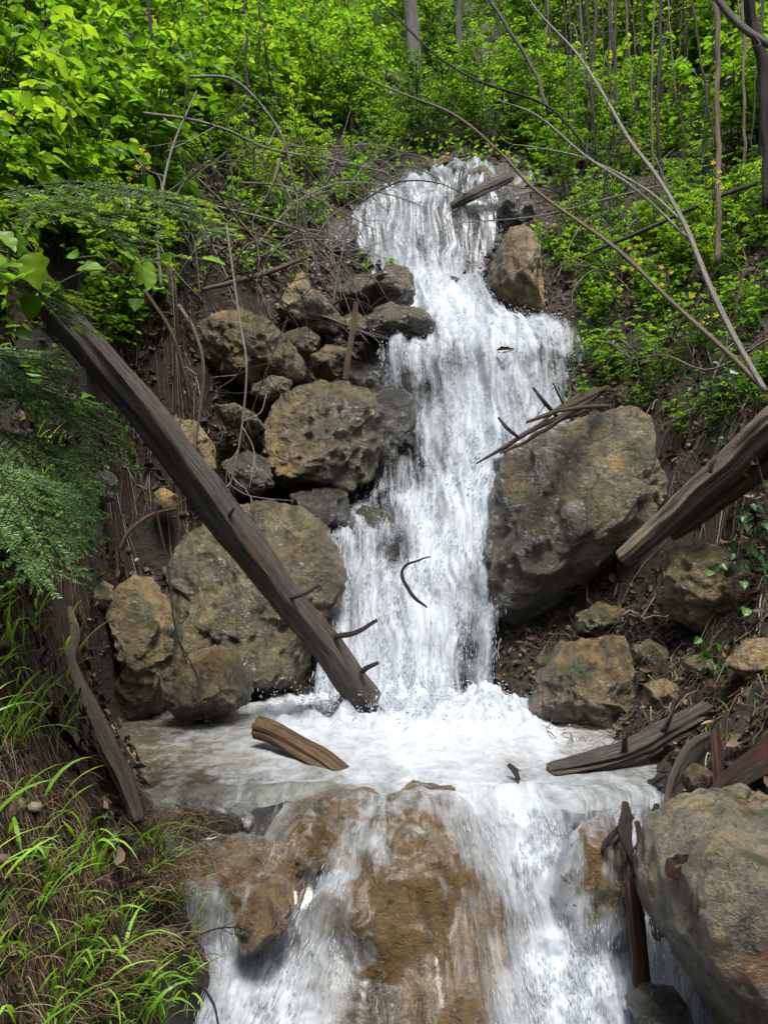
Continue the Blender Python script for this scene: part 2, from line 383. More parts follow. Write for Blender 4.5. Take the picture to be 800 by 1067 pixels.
# ------------------------------------------------------------------ terrain
WL = -1.2    # level of the pool
ctrl = []
def cp(*rows):
    for px, py, d in rows: ctrl.append(P(px, py, d))
cp((60,1067,1.8),(0,1067,1.5),(130,1060,2.05),(165,1040,2.2),(0,900,1.75),(80,900,2.1),(135,900,2.45),(160,905,2.65),
   (0,800,2.0),(60,800,2.55),(105,830,2.9),(0,700,2.2),(50,700,2.75),(75,720,3.05),(0,600,2.4),(50,610,2.9),(70,640,3.15),
   (0,520,2.6),(55,540,3.1),(70,792,3.75),(115,757,4.33),(200,745,4.6),
   (90,560,4.6),(120,640,4.8),(100,450,4.7),(150,480,5.3),(230,480,5.75),(200,560,5.6),(260,400,6.1),(250,620,5.4),(300,450,6.1),
   (30,420,3.4),(0,300,3.6),(80,280,4.5),(180,280,5.5),(250,280,6.4),(320,265,7.2),(355,230,7.9),
   (100,180,5.8),(200,150,7.2),(300,150,8.5),(380,150,9.3),(0,150,5.0),(0,0,6.8),(150,0,9.3),(300,0,12.5),(420,0,16.5),
   (430,100,11.8),(430,150,9.6),(470,178,8.7),
   (450,195,8.4),(445,290,7.8),(500,345,6.8),(470,400,6.45),(460,520,6.0),(430,640,5.45),(430,745,5.1),
   (800,800,2.9),(700,792,3.75),(650,775,4.0),(545,742,4.72),(800,720,3.3),(740,720,3.9),(690,700,4.3),(560,690,4.95),
   (640,640,4.95),(560,650,5.2),(720,670,4.5),(800,650,3.9),(760,560,4.5),(800,520,4.4),(790,430,4.5),(700,480,5.2),(690,420,5.5),
   (640,400,6.0),(610,340,6.6),(580,300,7.0),(560,240,7.7),(540,200,8.3),(700,340,6.0),(800,330,5.2),(700,250,7.0),(800,230,6.3),
   (640,200,8.5),(720,150,9.5),(600,120,10.5),(800,100,9),(700,0,13),(560,0,16),(800,0,11))
ctrl += [np.array(c, float) for c in [
   (-1.1,3.9,-1.36),(-.6,3.6,-1.45),(0,3.7,-1.5),(.6,3.8,-1.48),(-.5,4.3,-1.45),(.2,4.4,-1.55),(1.05,3.7,-1.38),
   (-.75,3.05,-1.42),(-.2,3.1,-1.5),(.4,3.1,-1.5),(1.0,3.1,-1.5),(-.6,2.5,-1.9),(-.66,2.9,-1.6),(0,2.55,-1.95),(-.80,2.6,-1.36),(-.88,2.9,-1.26),(-1.02,3.15,-1.1),(-1.18,3.3,-1.06),(-.75,2.4,-1.42),(.6,2.55,-1.95),(1.0,2.5,-1.9),
   (-.5,1.8,-2.1),(.2,1.8,-2.15),(.9,1.8,-2.1),(0,.6,-2.3),(0,-2,-2.8),(1.3,2.3,-1.7),(1.6,2.5,-1.2),(2.0,2.6,-.8),(1.7,1.5,-1.5),(2.4,1.6,-.7),
   (-1.1,.8,-1.0),(-1.6,1.4,-.5),(-2.0,2.2,.1),(-2.6,1.2,.2),(-2.6,3.2,1.2),(-3.5,4.0,2.6),(-5,5,4.3),(3.2,3.2,.3),(3.4,4.6,1.4),(5,4,2.2),(5,7,4.2),
   (-9,6,7.5),(-8,0,5.5),(8,0,5),(10,6,5.5),(0,-4,-2.2),(0,-7,3.0),(-8,-7,6),(8,-7,6),(0,-13,11),(-12,-13,13),(12,-13,13),(0,20,16.5),(-8,16,15),(8,16,13),(0,32,27),(-20,20,22),(20,20,18),  # points behind the camera: unseen hillside, raised to block low sky light
   (-32,0,16),(32,0,10),(0,45,36),(-30,45,40),(30,45,36),(-30,-30,26),(30,-30,26),(0,-35,30)]]
ctrl = np.array(ctrl)
A = -np.linalg.norm(ctrl[:, None, :2] - ctrl[None, :, :2], axis=2)
n = len(ctrl)
A[np.arange(n), np.arange(n)] -= 0.02
K = np.zeros((n + 3, n + 3)); K[:n, :n] = A; K[:n, n] = 1; K[:n, n + 1:] = ctrl[:, :2]; K[n, :n] = 1; K[n + 1:, :n] = ctrl[:, :2].T
sol = np.linalg.solve(K, np.concatenate([ctrl[:, 2], [0, 0, 0]]))
def H(x, y, noise=True):
    q = np.stack([np.ravel(x), np.ravel(y)], 1).astype(float); out = np.empty(len(q))
    for i in range(0, len(q), 20000):
        s = q[i:i + 20000]
        out[i:i + 20000] = -np.linalg.norm(s[:, None, :] - ctrl[None, :, :2], axis=2) @ sol[:n] + sol[n] + s @ sol[n + 1:]
    if noise:
        q3 = np.column_stack([q, out * .7])
        out += .095 * fbm(q3 * 1.7, 4) + .05 * fbm(q3 * 6, 4) + .012 * fbm(q3 * 17, 2)
    return out
def H1(x, y): return float(H(np.array([x]), np.array([y]))[0])

def hit(px, py):
    """first crossing of the pixel's ray with the ground (arrays)"""
    px = np.asarray(px, float); py = np.asarray(py, float)
    D = 1.3 * (30 / 1.3) ** np.linspace(0, 1, 170); res = np.full(len(px), np.nan)
    for d in D:
        X = (px - CX) / F * d; Z = (CY - py) / F * d
        h = H(X, np.full(len(px), d), False)
        m = np.isnan(res) & (Z < h); res[m] = d
    return res

def axis(lo, hi, step, far_lo, far_hi, g=1.09):
    a = list(np.arange(lo, hi, step)); s = step; x = lo
    while x > far_lo: s *= g; x -= s; a.insert(0, x)
    s = step; x = a[-1]
    while x < far_hi: s *= g; x += s; a.append(x)
    return np.array(a)
ax = axis(-2.6, 3.2, .032, -42, 42); ay = axis(1.2, 8.6, .032, -38, 55)
GX, GY = np.meshgrid(ax, ay)
GZ = H(GX, GY)
tag(mesh_np('ground', np.stack([GX.ravel(), GY.ravel(), GZ], 1), [grid_faces(len(ay), len(ax))], M['soil']), kind='structure')

# ------------------------------------------------------------------ waterfall path
path = np.array([(168,450,512,8.7),(178,436,520,8.35),(188,415,522,8.15),(205,380,523,8.0),(225,368,522,7.85),(285,362,520,7.5),(300,372,522,7.25),(330,390,560,6.75),
  (348,400,600,6.45),(365,396,615,6.25),(400,392,612,6.1),(450,398,600,5.9),(500,385,560,5.7),(540,350,532,5.5),(600,342,520,5.2),
  (660,338,515,5.0),(710,330,518,4.85),(742,318,530,4.76),(762,305,545,4.7)], float)
def path_at(py):
    k = np.linspace(-8, 8, 9); w_ = np.exp(-(k / 5) ** 2); w_ /= w_.sum()
    g = [sum(wk * np.interp(np.clip(py + kk, path[0, 0], path[-1, 0]), path[:, 0], path[:, c]) for kk, wk in zip(k, w_)) for c in (1, 2, 3)]
    return g
def idw(px, py, tab, pw=3.0):
    t = np.array(tab, float); d = np.hypot(np.ravel(px)[:, None] - t[None, :, 0], np.ravel(py)[:, None] - t[None, :, 1]) + 4
    w_ = d ** -pw; return (w_ * t[None, :, 2]).sum(1) / w_.sum(1)
fall_foam = [(480,185,.45),(400,215,.52),(440,215,.56),(485,205,.3),(492,235,.12),(505,270,.22),(470,240,.3),(400,250,.58),(440,250,.5),(385,280,.55),(450,295,1.0),(380,235,.5),
  (475,318,1.05),(440,330,.7),(540,350,.88),(600,370,.36),(590,400,.25),(560,385,.5),(615,355,.3),(570,340,.75),(430,375,.75),(440,405,.15),(408,420,.0),(404,470,-.2),(425,460,.15),(420,500,.2),(445,455,.7),
  (480,420,1.0),(520,400,.85),(495,460,1.15),(540,420,.7),(475,510,1.25),(430,520,.75),(400,540,.25),(440,540,.9),(375,560,.6),(412,570,.05),(385,600,.85),(445,600,1.15),
  (482,570,1.3),(450,650,1.25),(400,650,.95),(360,640,.8),(370,700,1.1),(480,640,.9),(490,680,.35),(482,712,.15),(500,650,.6),(440,710,1.2),(505,735,.8),(400,740,1.0)]

def fall_grid(nu, nv, y0, y1, push, padL=0, padR=0):
    py = np.linspace(y0, y1, nv); L, Rr, D = path_at(py); L = L - padL; Rr = Rr + padR
    u = np.linspace(0, 1, nu)
    PX = L[:, None] + (Rr - L)[:, None] * u[None, :]; PY = np.repeat(py[:, None], nu, 1)
    DD = np.repeat(D[:, None], nu, 1) + .10 * (np.abs(u * 2 - 1) ** 3)[None, :] + push
    X = (PX - CX) / F * DD; Z = (CY - PY) / F * DD
    V = np.stack([X, DD, Z], -1)
    return PX, PY, V
def grid_normals(V):
    du = np.gradient(V, axis=1); dv = np.gradient(V, axis=0); nn = np.cross(du, dv); nn /= np.linalg.norm(nn, axis=2)[..., None] + 1e-9
    return nn
def arclen(V):
    return np.concatenate([np.zeros((1, V.shape[1])), np.cumsum(np.linalg.norm(np.diff(V, axis=0), axis=2), 0)])
# rock face behind the water
PX, PY, V = fall_grid(110, 260, 176, 775, .2, 75, 70)
nn = grid_normals(V); 
if nn[..., 1].mean() > 0: nn = -nn
q = V.reshape(-1, 3)
dsp = .10 * ridged(q * np.array([1.8, 1.8, 1.3]), 4) - .11 + .05 * fbm(q * 4, 4) + .10 * np.floor(fbm(q * np.array([1.2, 1.2, 2.2]) + 4, 2) * 3) / 3
edge = np.abs(np.linspace(-1, 1, 110))[None, :] ** 4 * .35
V2 = V + nn * dsp.reshape(V.shape[:2])[..., None]; V2[..., 1] += edge
tag(mesh_np('cliff', V2.reshape(-1, 3), [grid_faces(260, 110)], M['rock_dark']), kind='structure')

PX, PY, V = fall_grid(150, 520, 168, 762, 0)
nn = grid_normals(V)
if nn[..., 1].mean() > 0: nn = -nn
foam = idw(PX, PY, fall_foam)
foam = foam + .22 * fbm(np.stack([V[..., 0].ravel() * 2.6, arclen(V).ravel() * 1.1, np.full(PX.size, 4.)], 1), 3)
s = arclen(V); U_ = V[..., 0]
q = np.stack([U_.ravel() * 9 + .6 * fbm(np.stack([U_.ravel() * 2, s.ravel() * 2, np.zeros(U_.size)], 1), 2), s.ravel() * .7, np.zeros(U_.size)], 1)
dsp = .06 * fbm(q, 3) + .075 * fbm(np.stack([U_.ravel() * 2.6, s.ravel() * .9, np.full(U_.size, 5.)], 1), 3)
edge_fade = np.clip((.5 - np.abs(np.linspace(-.5, .5, 150))) / .06, 0, 1)[None, :]
foam_e = foam.reshape(V.shape[:2]) * (.35 + .65 * edge_fade)
foam_e -= .25 * (1 - edge_fade)
V2 = V + nn * (dsp + .07 * np.clip(foam - .4, 0, 1)).reshape(V.shape[:2])[..., None]
FALL = (V2, nn, foam.reshape(V.shape[:2]))
uv = np.stack([U_.ravel() + .05 * fbm(np.stack([U_.ravel() * 3, s.ravel() * 1.6, np.full(U_.size, 8.)], 1), 3), s.ravel()], 1)
tag(mesh_np('waterfall', V2.reshape(-1, 3), [grid_faces(520, 150)], M['fall'], uv=uv, attrs={'foam': foam_e.ravel()}), kind='structure')

# ------------------------------------------------------------------ boulders
def icosphere(sub):
    import bmesh
    bm = bmesh.new(); bmesh.ops.create_icosphere(bm, subdivisions=sub, radius=1.0)
    v = np.array([x.co[:] for x in bm.verts]); f = np.array([[x.index for x in p.verts] for p in bm.faces]); bm.free()
    return v, f
ICO = {k: icosphere(k) for k in (4, 5, 6)}
ROCKS = {}   # world-space shapes, used to drape the water
def boulder(name, label, outline, d, thick, seed, mat, sub=6, cuts=10, sq=.78, rough=1.0, cat='boulder', group=None, lean=0.0):
    o = np.array(outline, float); c = (o.max(0) + o.min(0)) / 2
    # densify and smooth polygon into a polar radius
    q = np.vstack([o, o[:1]]); seg = np.linspace(0, len(o), 721)[:-1]; i = seg.astype(int); fr = (seg - i)[:, None]
    pts = q[i] * (1 - fr) + q[i + 1] * fr - c
    th = np.arctan2(-pts[:, 1], pts[:, 0]); rad = np.hypot(pts[:, 0], pts[:, 1]); od = np.argsort(th); th, rad = th[od], rad[od]
    tt = np.linspace(-np.pi, np.pi, 361); rr = np.interp(tt, np.concatenate([th - 2 * np.pi, th, th + 2 * np.pi]), np.tile(rad, 3))
    ker = np.exp(-(np.arange(-8, 9) / 4.0) ** 2); ker /= ker.sum(); rr = np.convolve(np.concatenate([rr[-9:-1], rr, rr[1:9]]), ker, 'valid')
    v, f = ICO[sub]
    ang = np.arctan2(v[:, 2], v[:, 0]); sp = np.hypot(v[:, 0], v[:, 2])
    rp = np.interp(ang, tt, rr) * d / F
    size = (rr.mean() * d / F)
    e = sp ** sq * 1.09
    Q = np.stack([np.cos(ang) * e, np.sign(v[:, 1]) * np.abs(v[:, 1]) ** sq, np.sin(ang) * e], 1)   # unit-ish space
    r = np.random.default_rng(seed)
    for _ in range(cuts):
        nrm = r.normal(size=3); nrm[1] -= .55; nrm /= np.linalg.norm(nrm)
        lim = r.uniform(.66, .86) * (1.0 if abs(nrm[1]) > .5 else 1.12)
        ex = Q @ nrm - lim; m = ex > 0; Q[m] -= np.outer(ex[m] * .88, nrm)
    for _ in range(34):
        nrm = r.normal(size=3); nrm[1] -= .5; nrm /= np.linalg.norm(nrm)
        pr = Q @ nrm; lim = pr.max() * r.uniform(.76, .95); ex = pr - lim; m = ex > 0; Q[m] -= np.outer(ex[m] * .95, nrm)
    V = np.stack([Q[:, 0] * rp, Q[:, 1] * thick, Q[:, 2] * rp], 1)
    nr = Q / (np.linalg.norm(Q, axis=1)[:, None] + 1e-9)
    k = 1 / max(size, .1)
    V += nr * (size * rough * (.07 * fbm(V * k * .9 + seed * 3.1, 2) + .06 * (ridged(V * k * 1.7 + seed, 5) - 1.0) + .045 * fbm(V * k * 5 + seed, 5) + .014 * (ridged(V * k * 4.2 + seed * 5, 4) - 1)
               + .022 * (np.floor(fbm(V * np.array([k, k, 2.2 * k]) * 1.6 + seed * 2, 3) * 5) / 5)
         - .05 * np.clip(1 - np.abs(pn(V * k * 1.25 + seed * 4.4 + .15 * fbm(V * k * 4, 2)[:, None])) * 9, 0, 1)))[:, None]
    # bring the outline back to the surveyed one after the facets were cut
    for _ in range(2):
        an = np.arctan2(V[:, 2], V[:, 0]); rad_ = np.hypot(V[:, 0], V[:, 2]); b_ = ((an + np.pi) / (2 * np.pi) * 72).astype(int) % 72
        act = np.zeros(72); np.maximum.at(act, b_, rad_)
        tg = np.interp((np.arange(72) + .5) / 72 * 2 * np.pi - np.pi, tt, rr) * d / F
        fac = np.clip(tg / np.maximum(act, 1e-3), .75, 1.4); fac = np.convolve(np.concatenate([fac[-2:], fac, fac[:2]]), [.1, .22, .36, .22, .1], 'valid')
        fv = np.interp(an, (np.arange(-1, 73) + .5) / 72 * 2 * np.pi - np.pi, np.concatenate([fac[-1:], fac, fac[:1]]))
        V[:, 0] *= fv; V[:, 2] *= fv
    V[:, 1] += lean * V[:, 2]
    C = P(c[0], c[1], d)
    ob = mesh_np(name, V, [f], mat)
    ob.location = C
    tag(ob, label, cat, group)
    ROCKS[label] = (V + C, f)
    return ob
B = boulder
B('boulder', 'tan ledge boulder under the bare twigs, upper left of the falls', [(203,335),(225,322),(250,318),(275,330),(300,350),(318,375),(318,395),(290,402),(262,408),(235,397),(210,378),(198,352)], 5.9, .35, 1, M['rock'])
B('boulder', 'pointed pale slab rising above the wet boulders left of the falls', [(313,276),(325,298),(345,316),(362,335),(355,352),(330,348),(305,342),(287,327),(298,305),(305,285)], 6.4, .28, 2, M['rock'], 5)
B('stone', 'reddish block wedged behind the upright stick beside the falls', [(322,370),(345,358),(366,364),(364,388),(345,398),(326,392)], 6.05, .2, 3, M['rock_ochre'], 5, cat='stone')
B('boulder', 'big rounded wet brown boulder left of the middle falls', [(274,445),(288,420),(310,403),(335,394),(365,396),(390,405),(402,430),(400,470),(388,502),(350,522),(310,517),(285,503),(270,477)], 5.75, .42, 14, M['rock'], cuts=7)
B('boulder', 'upper of two dark rocks jutting into the falls at the shelf', [(350,300),(370,286),(400,284),(415,274),(431,284),(434,310),(415,322),(380,324),(353,318)], 6.75, .25, 5, M['rock'], 5)
B('boulder', 'lower of two dark rocks jutting into the falls at the shelf', [(373,328),(405,316),(440,320),(457,335),(452,352),(425,362),(395,358),(376,352)], 6.5, .25, 6, M['rock'], 5)
B('boulder', 'dark wet rock behind the thin water left of the middle falls', [(385,420),(405,400),(430,410),(436,450),(428,500),(400,520),(380,500)], 6.0, .2, 8, M['rock_dark'], 5)
B('boulder', 'wet grey rock half under white water below the round boulder', [(350,545),(380,525),(410,535),(425,565),(410,600),(375,605),(352,585)], 5.6, .18, 9, M['rock_grey'], 5)
B('stone', 'flat pale stone in the dark gap above the leaning log', [(220,422),(245,419),(266,430),(278,447),(255,450),(232,442)], 5.6, .16, 10, M['rock_grey'], 5, cat='stone')
B('stone', 'yellow stone peeping out behind the middle of the leaning log', [(178,436),(205,438),(224,465),(226,494),(210,496),(192,474)], 5.3, .18, 11, M['rock_ochre'], 5, cat='stone')
B('stone', 'small yellow stone in the dark hollow under the leaning log', [(158,515),(172,508),(186,516),(184,532),(166,534)], 5.1, .1, 12, M['rock_ochre'], 4, cat='stone')
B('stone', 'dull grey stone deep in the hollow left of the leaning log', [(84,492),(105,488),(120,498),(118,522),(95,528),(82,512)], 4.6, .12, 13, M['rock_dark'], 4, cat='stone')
B('boulder', 'largest grey boulder at the pool, behind the leaning log', [(165,600),(190,558),(228,532),(270,520),(300,522),(330,538),(350,562),(363,598),(358,630),(335,655),(325,695),(318,726),(280,740),(240,740),(200,725),(178,690),(163,645)], 5.05, .42, 15, M['rock_grey'], cuts=12)
B('boulder', 'tall upright tan block at the left end of the pool', [(110,622),(130,602),(150,598),(168,618),(182,645),(180,690),(173,722),(167,748),(142,758),(118,750),(124,702),(113,660)], 4.5, .25, 16, M['rock'], cuts=12, sq=.65)
B('boulder', 'low tan boulder at the pool edge between upright block and log', [(170,698),(195,682),(222,674),(246,690),(260,712),(257,738),(226,752),(195,755),(173,745)], 4.35, .24, 17, M['rock'], 6)
B('stone', 'small tan stone squeezed in the hollow beside the upright block', [(88,612),(102,604),(116,612),(114,632),(96,636)], 4.4, .1, 18, M['rock'], 4, cat='stone')
B('boulder', 'huge angular wet rock right of the falls with sticks on top', [(515,478),(540,458),(575,442),(610,432),(650,422),(672,438),(682,470),(688,500),(697,540),(704,578),(682,592),(642,604),(602,628),(562,648),(525,660),(506,636),(501,590),(511,545),(515,505)], 5.15, .5, 20, M['rock_grey'], cuts=16, sq=.55)
B('boulder', 'pale brown boulder under the foot of the right log', [(694,600),(704,570),(730,560),(765,576),(800,596),(806,640),(775,658),(740,666),(710,650),(695,628)], 4.35, .3, 21, M['rock'], cuts=10)
B('boulder', 'triangular tan boulder with mossy face at the right pool edge', [(550,745),(566,702),(588,672),(620,666),(652,660),(660,690),(654,742),(645,775),(600,782),(570,768)], 4.4, .3, 22, M['rock'], cuts=12, sq=.66)
B('boulder', 'pale tan rock standing right of the upper falls', [(528,240),(548,236),(563,252),(568,300),(580,338),(545,334),(520,315),(506,302),(511,280),(519,258)], 7.0, .32, 23, M['rock_ochre'], 5)
B('stone', 'grey green stone in the leaf litter right of the triangular boulder', [(662,675),(680,668),(697,676),(697,698),(680,708),(664,700)], 4.45, .12, 24, M['rock_grey'], 4, cat='stone')
B('stone', 'small grey stone in litter below the pale boulder', [(714,690),(730,680),(746,688),(744,706),(722,712)], 4.1, .1, 25, M['rock_grey'], 4, cat='stone')
B('stone', 'ochre stone lying at the right bank above the driftwood', [(755,695),(775,672),(805,664),(830,680),(825,712),(785,712)], 3.7, .16, 26, M['rock_ochre'], 5, cat='stone')
B('stone', 'pale lump of stone beside the curved root on the right bank', [(672,715),(690,706),(706,714),(704,734),(682,740)], 4.1, .1, 27, M['rock'], 4, cat='stone')
B('stone', 'tiny tan pebble cluster stone on top of the triangular boulder', [(556,688),(564,682),(576,686),(574,696),(560,698)], 4.65, .06, 28, M['rock'], 4, cat='stone')
B('stone', 'rounded stone in the shallows beside the near boulder', [(716,810),(730,800),(748,806),(752,826),(736,836),(718,830)], 3.2, .1, 29, M['rock_ochre'], 4, cat='stone')
B('boulder', 'near speckled boulder with orange stain at the lower right', [(686,951),(692,906),(706,874),(730,856),(775,848),(830,846),(895,861),(950,916),(950,1026),(900,1126),(815,1156),(768,1111),(746,1066),(716,1018),(690,981)], 2.35, .42, 30, M['rock_near'], cuts=9, rough=.7)
B('stone', 'dark wet stone in the spray below the near boulder', [(655,1050),(675,1030),(705,1034),(724,1060),(715,1085),(670,1085)], 2.5, .1, 31, M['rock_dark'], 5, cat='stone')
B('boulder', 'wet brown slab at the pool lip below the floating log', [(269,873),(304,847),(344,835),(386,831),(402,843),(400,861),(379,881),(354,899),(304,904)], 3.16, .2, 33, M['rock_bed'], cuts=9, sq=.6, rough=.8, lean=.4)
B('boulder', 'broad brown rock under the thin sliding water of the lower cascade', [(318,951),(352,896),(400,864),(445,851),(488,858),(515,888),(532,936),(545,986),(555,1046),(560,1116),(480,1166),(370,1146),(310,1086),(296,1006)], 2.86, .29, 34, M['rock_bed'], cuts=12, sq=.6, rough=.9, lean=.5)
B('boulder', 'small brown rock splitting the water left of the lower cascade', [(245,960),(262,930),(290,922),(306,940),(300,972),(275,992),(250,990)], 2.75, .14, 35, M['rock_bed'], 5)
B('boulder', 'brown rock glimpsed behind the right strand of the lower cascade', [(585,914),(603,864),(635,856),(662,884),(668,954),(645,999),(603,989)], 2.86, .2, 36, M['rock_bed'], 5)
B('boulder', 'brown rock under the trickle beside the grassy bank', [(172,927),(195,890),(245,876),(300,892),(322,937),(300,997),(240,1022),(190,992)], 2.94, .18, 37, M['rock_bed'], 6, sq=.55, rough=.8, lean=.55)
B('boulder', 'dark red brown wet rock at the left end of the pool lip', [(172,850),(195,834),(235,832),(262,846),(258,872),(225,888),(188,884)], 3.2, .14, 57, M['rock_dark'], 5)
B('stone', 'brown stone showing at the foot of the lower cascade', [(455,1060),(475,1038),(500,1042),(512,1070),(490,1095),(460,1090)], 2.5, .08, 38, M['rock_bed'], 5, cat='stone')
B('stone', 'brown stone wedged between the ledge boulder and the big rounded one', [(262,398),(285,390),(305,396),(302,412),(278,420),(262,412)], 5.75, .14, 71, M['rock'], 5, cat='stone')
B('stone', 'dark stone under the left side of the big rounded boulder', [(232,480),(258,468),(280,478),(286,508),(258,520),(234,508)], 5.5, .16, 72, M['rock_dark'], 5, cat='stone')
B('stone', 'tan stone in the gap under the pointed slab', [(296,346),(318,340),(334,350),(330,368),(306,372)], 6.15, .14, 73, M['rock'], 5, cat='stone')
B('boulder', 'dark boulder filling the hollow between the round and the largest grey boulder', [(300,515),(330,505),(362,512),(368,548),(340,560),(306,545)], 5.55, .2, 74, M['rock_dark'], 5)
B('stone', 'brown stone between the two dark rocks and the reddish block', [(352,330),(372,322),(386,334),(382,354),(360,356)], 6.4, .14, 75, M['rock'], 5, cat='stone')
B('stone', 'half buried brown stone under the overhang of the huge right rock', [(600,640),(625,628),(650,634),(652,656),(622,664),(602,658)], 4.85, .14, 76, M['rock'], 5, cat='stone')
B('stone', 'square stone at the very lip of the upper falls', [(478,188),(484,176),(500,172),(512,178),(514,192),(496,196)], 8.3, .15, 39, M['rock_ochre'], 4, cat='stone')
B('boulder', 'dark mossy rock at the left corner of the upper falls', [(322,262),(340,235),(366,228),(374,250),(368,280),(340,290)], 7.5, .25, 40, M['rock_dark'], 5)
B('boulder', 'brown rock right of the top lip of the upper falls', [(520,215),(532,196),(552,196),(560,220),(548,244),(524,244)], 7.9, .22, 41, M['rock_dark'], 5)

# ------------------------------------------------------------------ pool and cascade
pool_foam = [(430,745,1.0),(350,742,1.0),(300,755,.9),(500,755,1.0),(560,768,.92),(430,780,.95),(360,780,.7),(500,790,.75),(250,752,.35),(200,765,.28),(150,785,.12),(250,800,.3),
  (330,800,.4),(600,795,.4),(650,800,.35),(690,800,.3),(450,822,.55),(400,815,.5),(120,770,.05),(80,800,.05),(200,820,.1),(290,770,.5),(540,805,.4)]
xs = np.linspace(-1.9, 1.75, 260); ys = np.linspace(3.27, 5.0, 130)
X, Y = np.meshgrid(xs, ys); Z = np.full(X.shape, WL)
PXp = X / Y * F + CX; PYp = CY - Z / Y * F
pf = idw(PXp, PYp, pool_foam)
turb = np.clip((pf.reshape(X.shape) - .5) * 2, 0, 1)
near_foot = np.exp(-(((PXp - 440) / 150) ** 2 + ((Y - 4.62) / .28) ** 2))
q3 = np.stack([X.ravel(), Y.ravel(), np.zeros(X.size)], 1)
Z = Z + turb * (.045 * fbm(q3 * 6, 5).reshape(X.shape) + .015) + near_foot * (.07 + .15 * fbm(q3 * 8 + 3, 5).reshape(X.shape)) + .004 * fbm(q3 * 9, 3).reshape(X.shape)
prof = np.array([(3.5,-1.215),(3.38,-1.196),(3.28,-1.215),(3.18,-1.27),(3.05,-1.37),(2.9,-1.49),(2.75,-1.61),(2.6,-1.71),(2.4,-1.81),(2.1,-1.9),(1.7,-1.98)])
lipf = lambda x_: fbm(np.stack([np.ravel(x_) * 2.2, np.zeros(np.size(x_)), np.full(np.size(x_), 3.)], 1), 4) * .2
fr_ = np.clip((3.40 - Y) / .06, 0, 1); Z = Z * (1 - fr_) + fr_ * (np.interp(Y, prof[::-1, 0], prof[::-1, 1]) - .004 - .03 * np.clip((3.36 - Y) / .08, 0, 1))
Y = Y + lipf(xs)[None, :] * np.clip((3.8 - Y) / .4, 0, 1)
tag(mesh_np('pool_water', np.stack([X, Y, Z], -1).reshape(-1, 3), [grid_faces(130, 260)], M['pool'], uv=np.stack([X.ravel(), Y.ravel()], 1), attrs={'foam': pf, 'murk': np.clip((Y - 3.36) / .35, 0, 1).ravel()}), kind='structure')

casc_foam = [(388,880,.5),(348,918,.45),(312,968,.55),(280,1015,.8),(200,850,.02),(240,855,.05),(185,900,.3),(185,960,.6),(230,1000,.72),(215,940,.35),(305,975,.3),(270,1040,.9),(335,1000,.5),(320,850,-.3),(350,830,-.3),(300,870,-.25),(300,885,.12),(250,920,-.05),(290,930,-.1),(230,960,.35),(230,870,-.05),
  (370,900,.25),(430,860,-.05),(430,930,-.3),(450,1000,-.35),(400,960,-.25),(480,930,-.2),(380,930,-.1),(480,1050,-.3),(520,950,-.05),(490,832,.6),(540,850,.9),(562,900,1.1),(565,1000,1.2),(580,1060,1.0),(620,1030,.95),
  (612,880,.0),(612,930,-.1),(640,900,.15),(650,850,.3),(690,840,.3),(585,900,.5),(400,1060,-.05),(640,980,.55),(355,940,.25),(175,1040,.85),(310,1060,.8),(470,1060,.15),(440,890,-.2),(520,1000,.2),(540,940,.5),(250,980,.5),(535,1050,.4),(450,835,.35),(400,842,.3),(260,900,-.1),(490,880,.3)]
prof = np.array([(3.5,-1.215),(3.38,-1.196),(3.28,-1.215),(3.18,-1.27),(3.05,-1.37),(2.9,-1.49),(2.75,-1.61),(2.6,-1.71),(2.4,-1.81),(2.1,-1.9),(1.7,-1.98)])
nv, nu = 260, 300
t = np.linspace(0, 1, nv); Yp = np.interp(t, np.linspace(0, 1, len(prof)), prof[:, 0]); Zp = np.interp(t, np.linspace(0, 1, len(prof)), prof[:, 1])
ker = np.ones(15) / 15; Yp = np.convolve(np.pad(Yp, 7, 'edge'), ker, 'valid'); Zp = np.convolve(np.pad(Zp, 7, 'edge'), ker, 'valid')
x0 = np.linspace(-1.0, 1.42, nu)
kx = np.interp(x0, [-1.0, -.5, -.1, .1, .45, .7, 1.42], [.1, -.12, -.28, .12, .06, -.02, -.3])
prog = np.clip((3.3 - Yp) / .8, 0, 1.6)
X = x0[None, :] + kx[None, :] * prog[:, None] * .8
lipn = lipf(x0)
V = np.stack([X, Yp[:, None] + lipn[None, :] * np.clip((3.5 - Yp) / .2, 0, 1)[:, None], np.repeat(Zp[:, None], nu, 1)], -1)
nrm = np.array([0, -.6, .8])
vs, fs, off = [], [], 0
for lb in ROCKS:
    if 'cascade' in lb or 'pool lip' in lb or 'trickle' in lb or 'right strand' in lb or 'left end of the pool lip' in lb:
        if 'splitting' in lb or 'showing at' in lb: continue
        v_, f_ = ROCKS[lb]; vs.append(v_); fs.append(f_ + off); off += len(v_)
bvh = BVHTree.FromPolygons([Vector(x) for x in np.vstack(vs)], [tuple(int(i) for i in x) for x in np.vstack(fs)])
offs = np.zeros((nv, nu))
for i in range(nv):
    if Yp[i] > 3.33: continue
    for j in range(nu):
        p_ = Vector(V[i, j]) + Vector(nrm) * .8
        h = bvh.ray_cast(p_, -Vector(nrm), .95)
        if h[0] is not None: offs[i, j] = .8 - h[3]
sheet = offs + np.where(offs != 0, .014, 0)
sheet = np.maximum(sheet, 0)
sm = sheet.copy()
for _ in range(7):
    p_ = np.pad(sm, 1, 'edge'); sm = (p_[:-2, 1:-1] + p_[2:, 1:-1] + p_[1:-1, :-2] + p_[1:-1, 2:] + sm) / 5
    sm = np.maximum(sm, sheet)
ss = arclen(V)
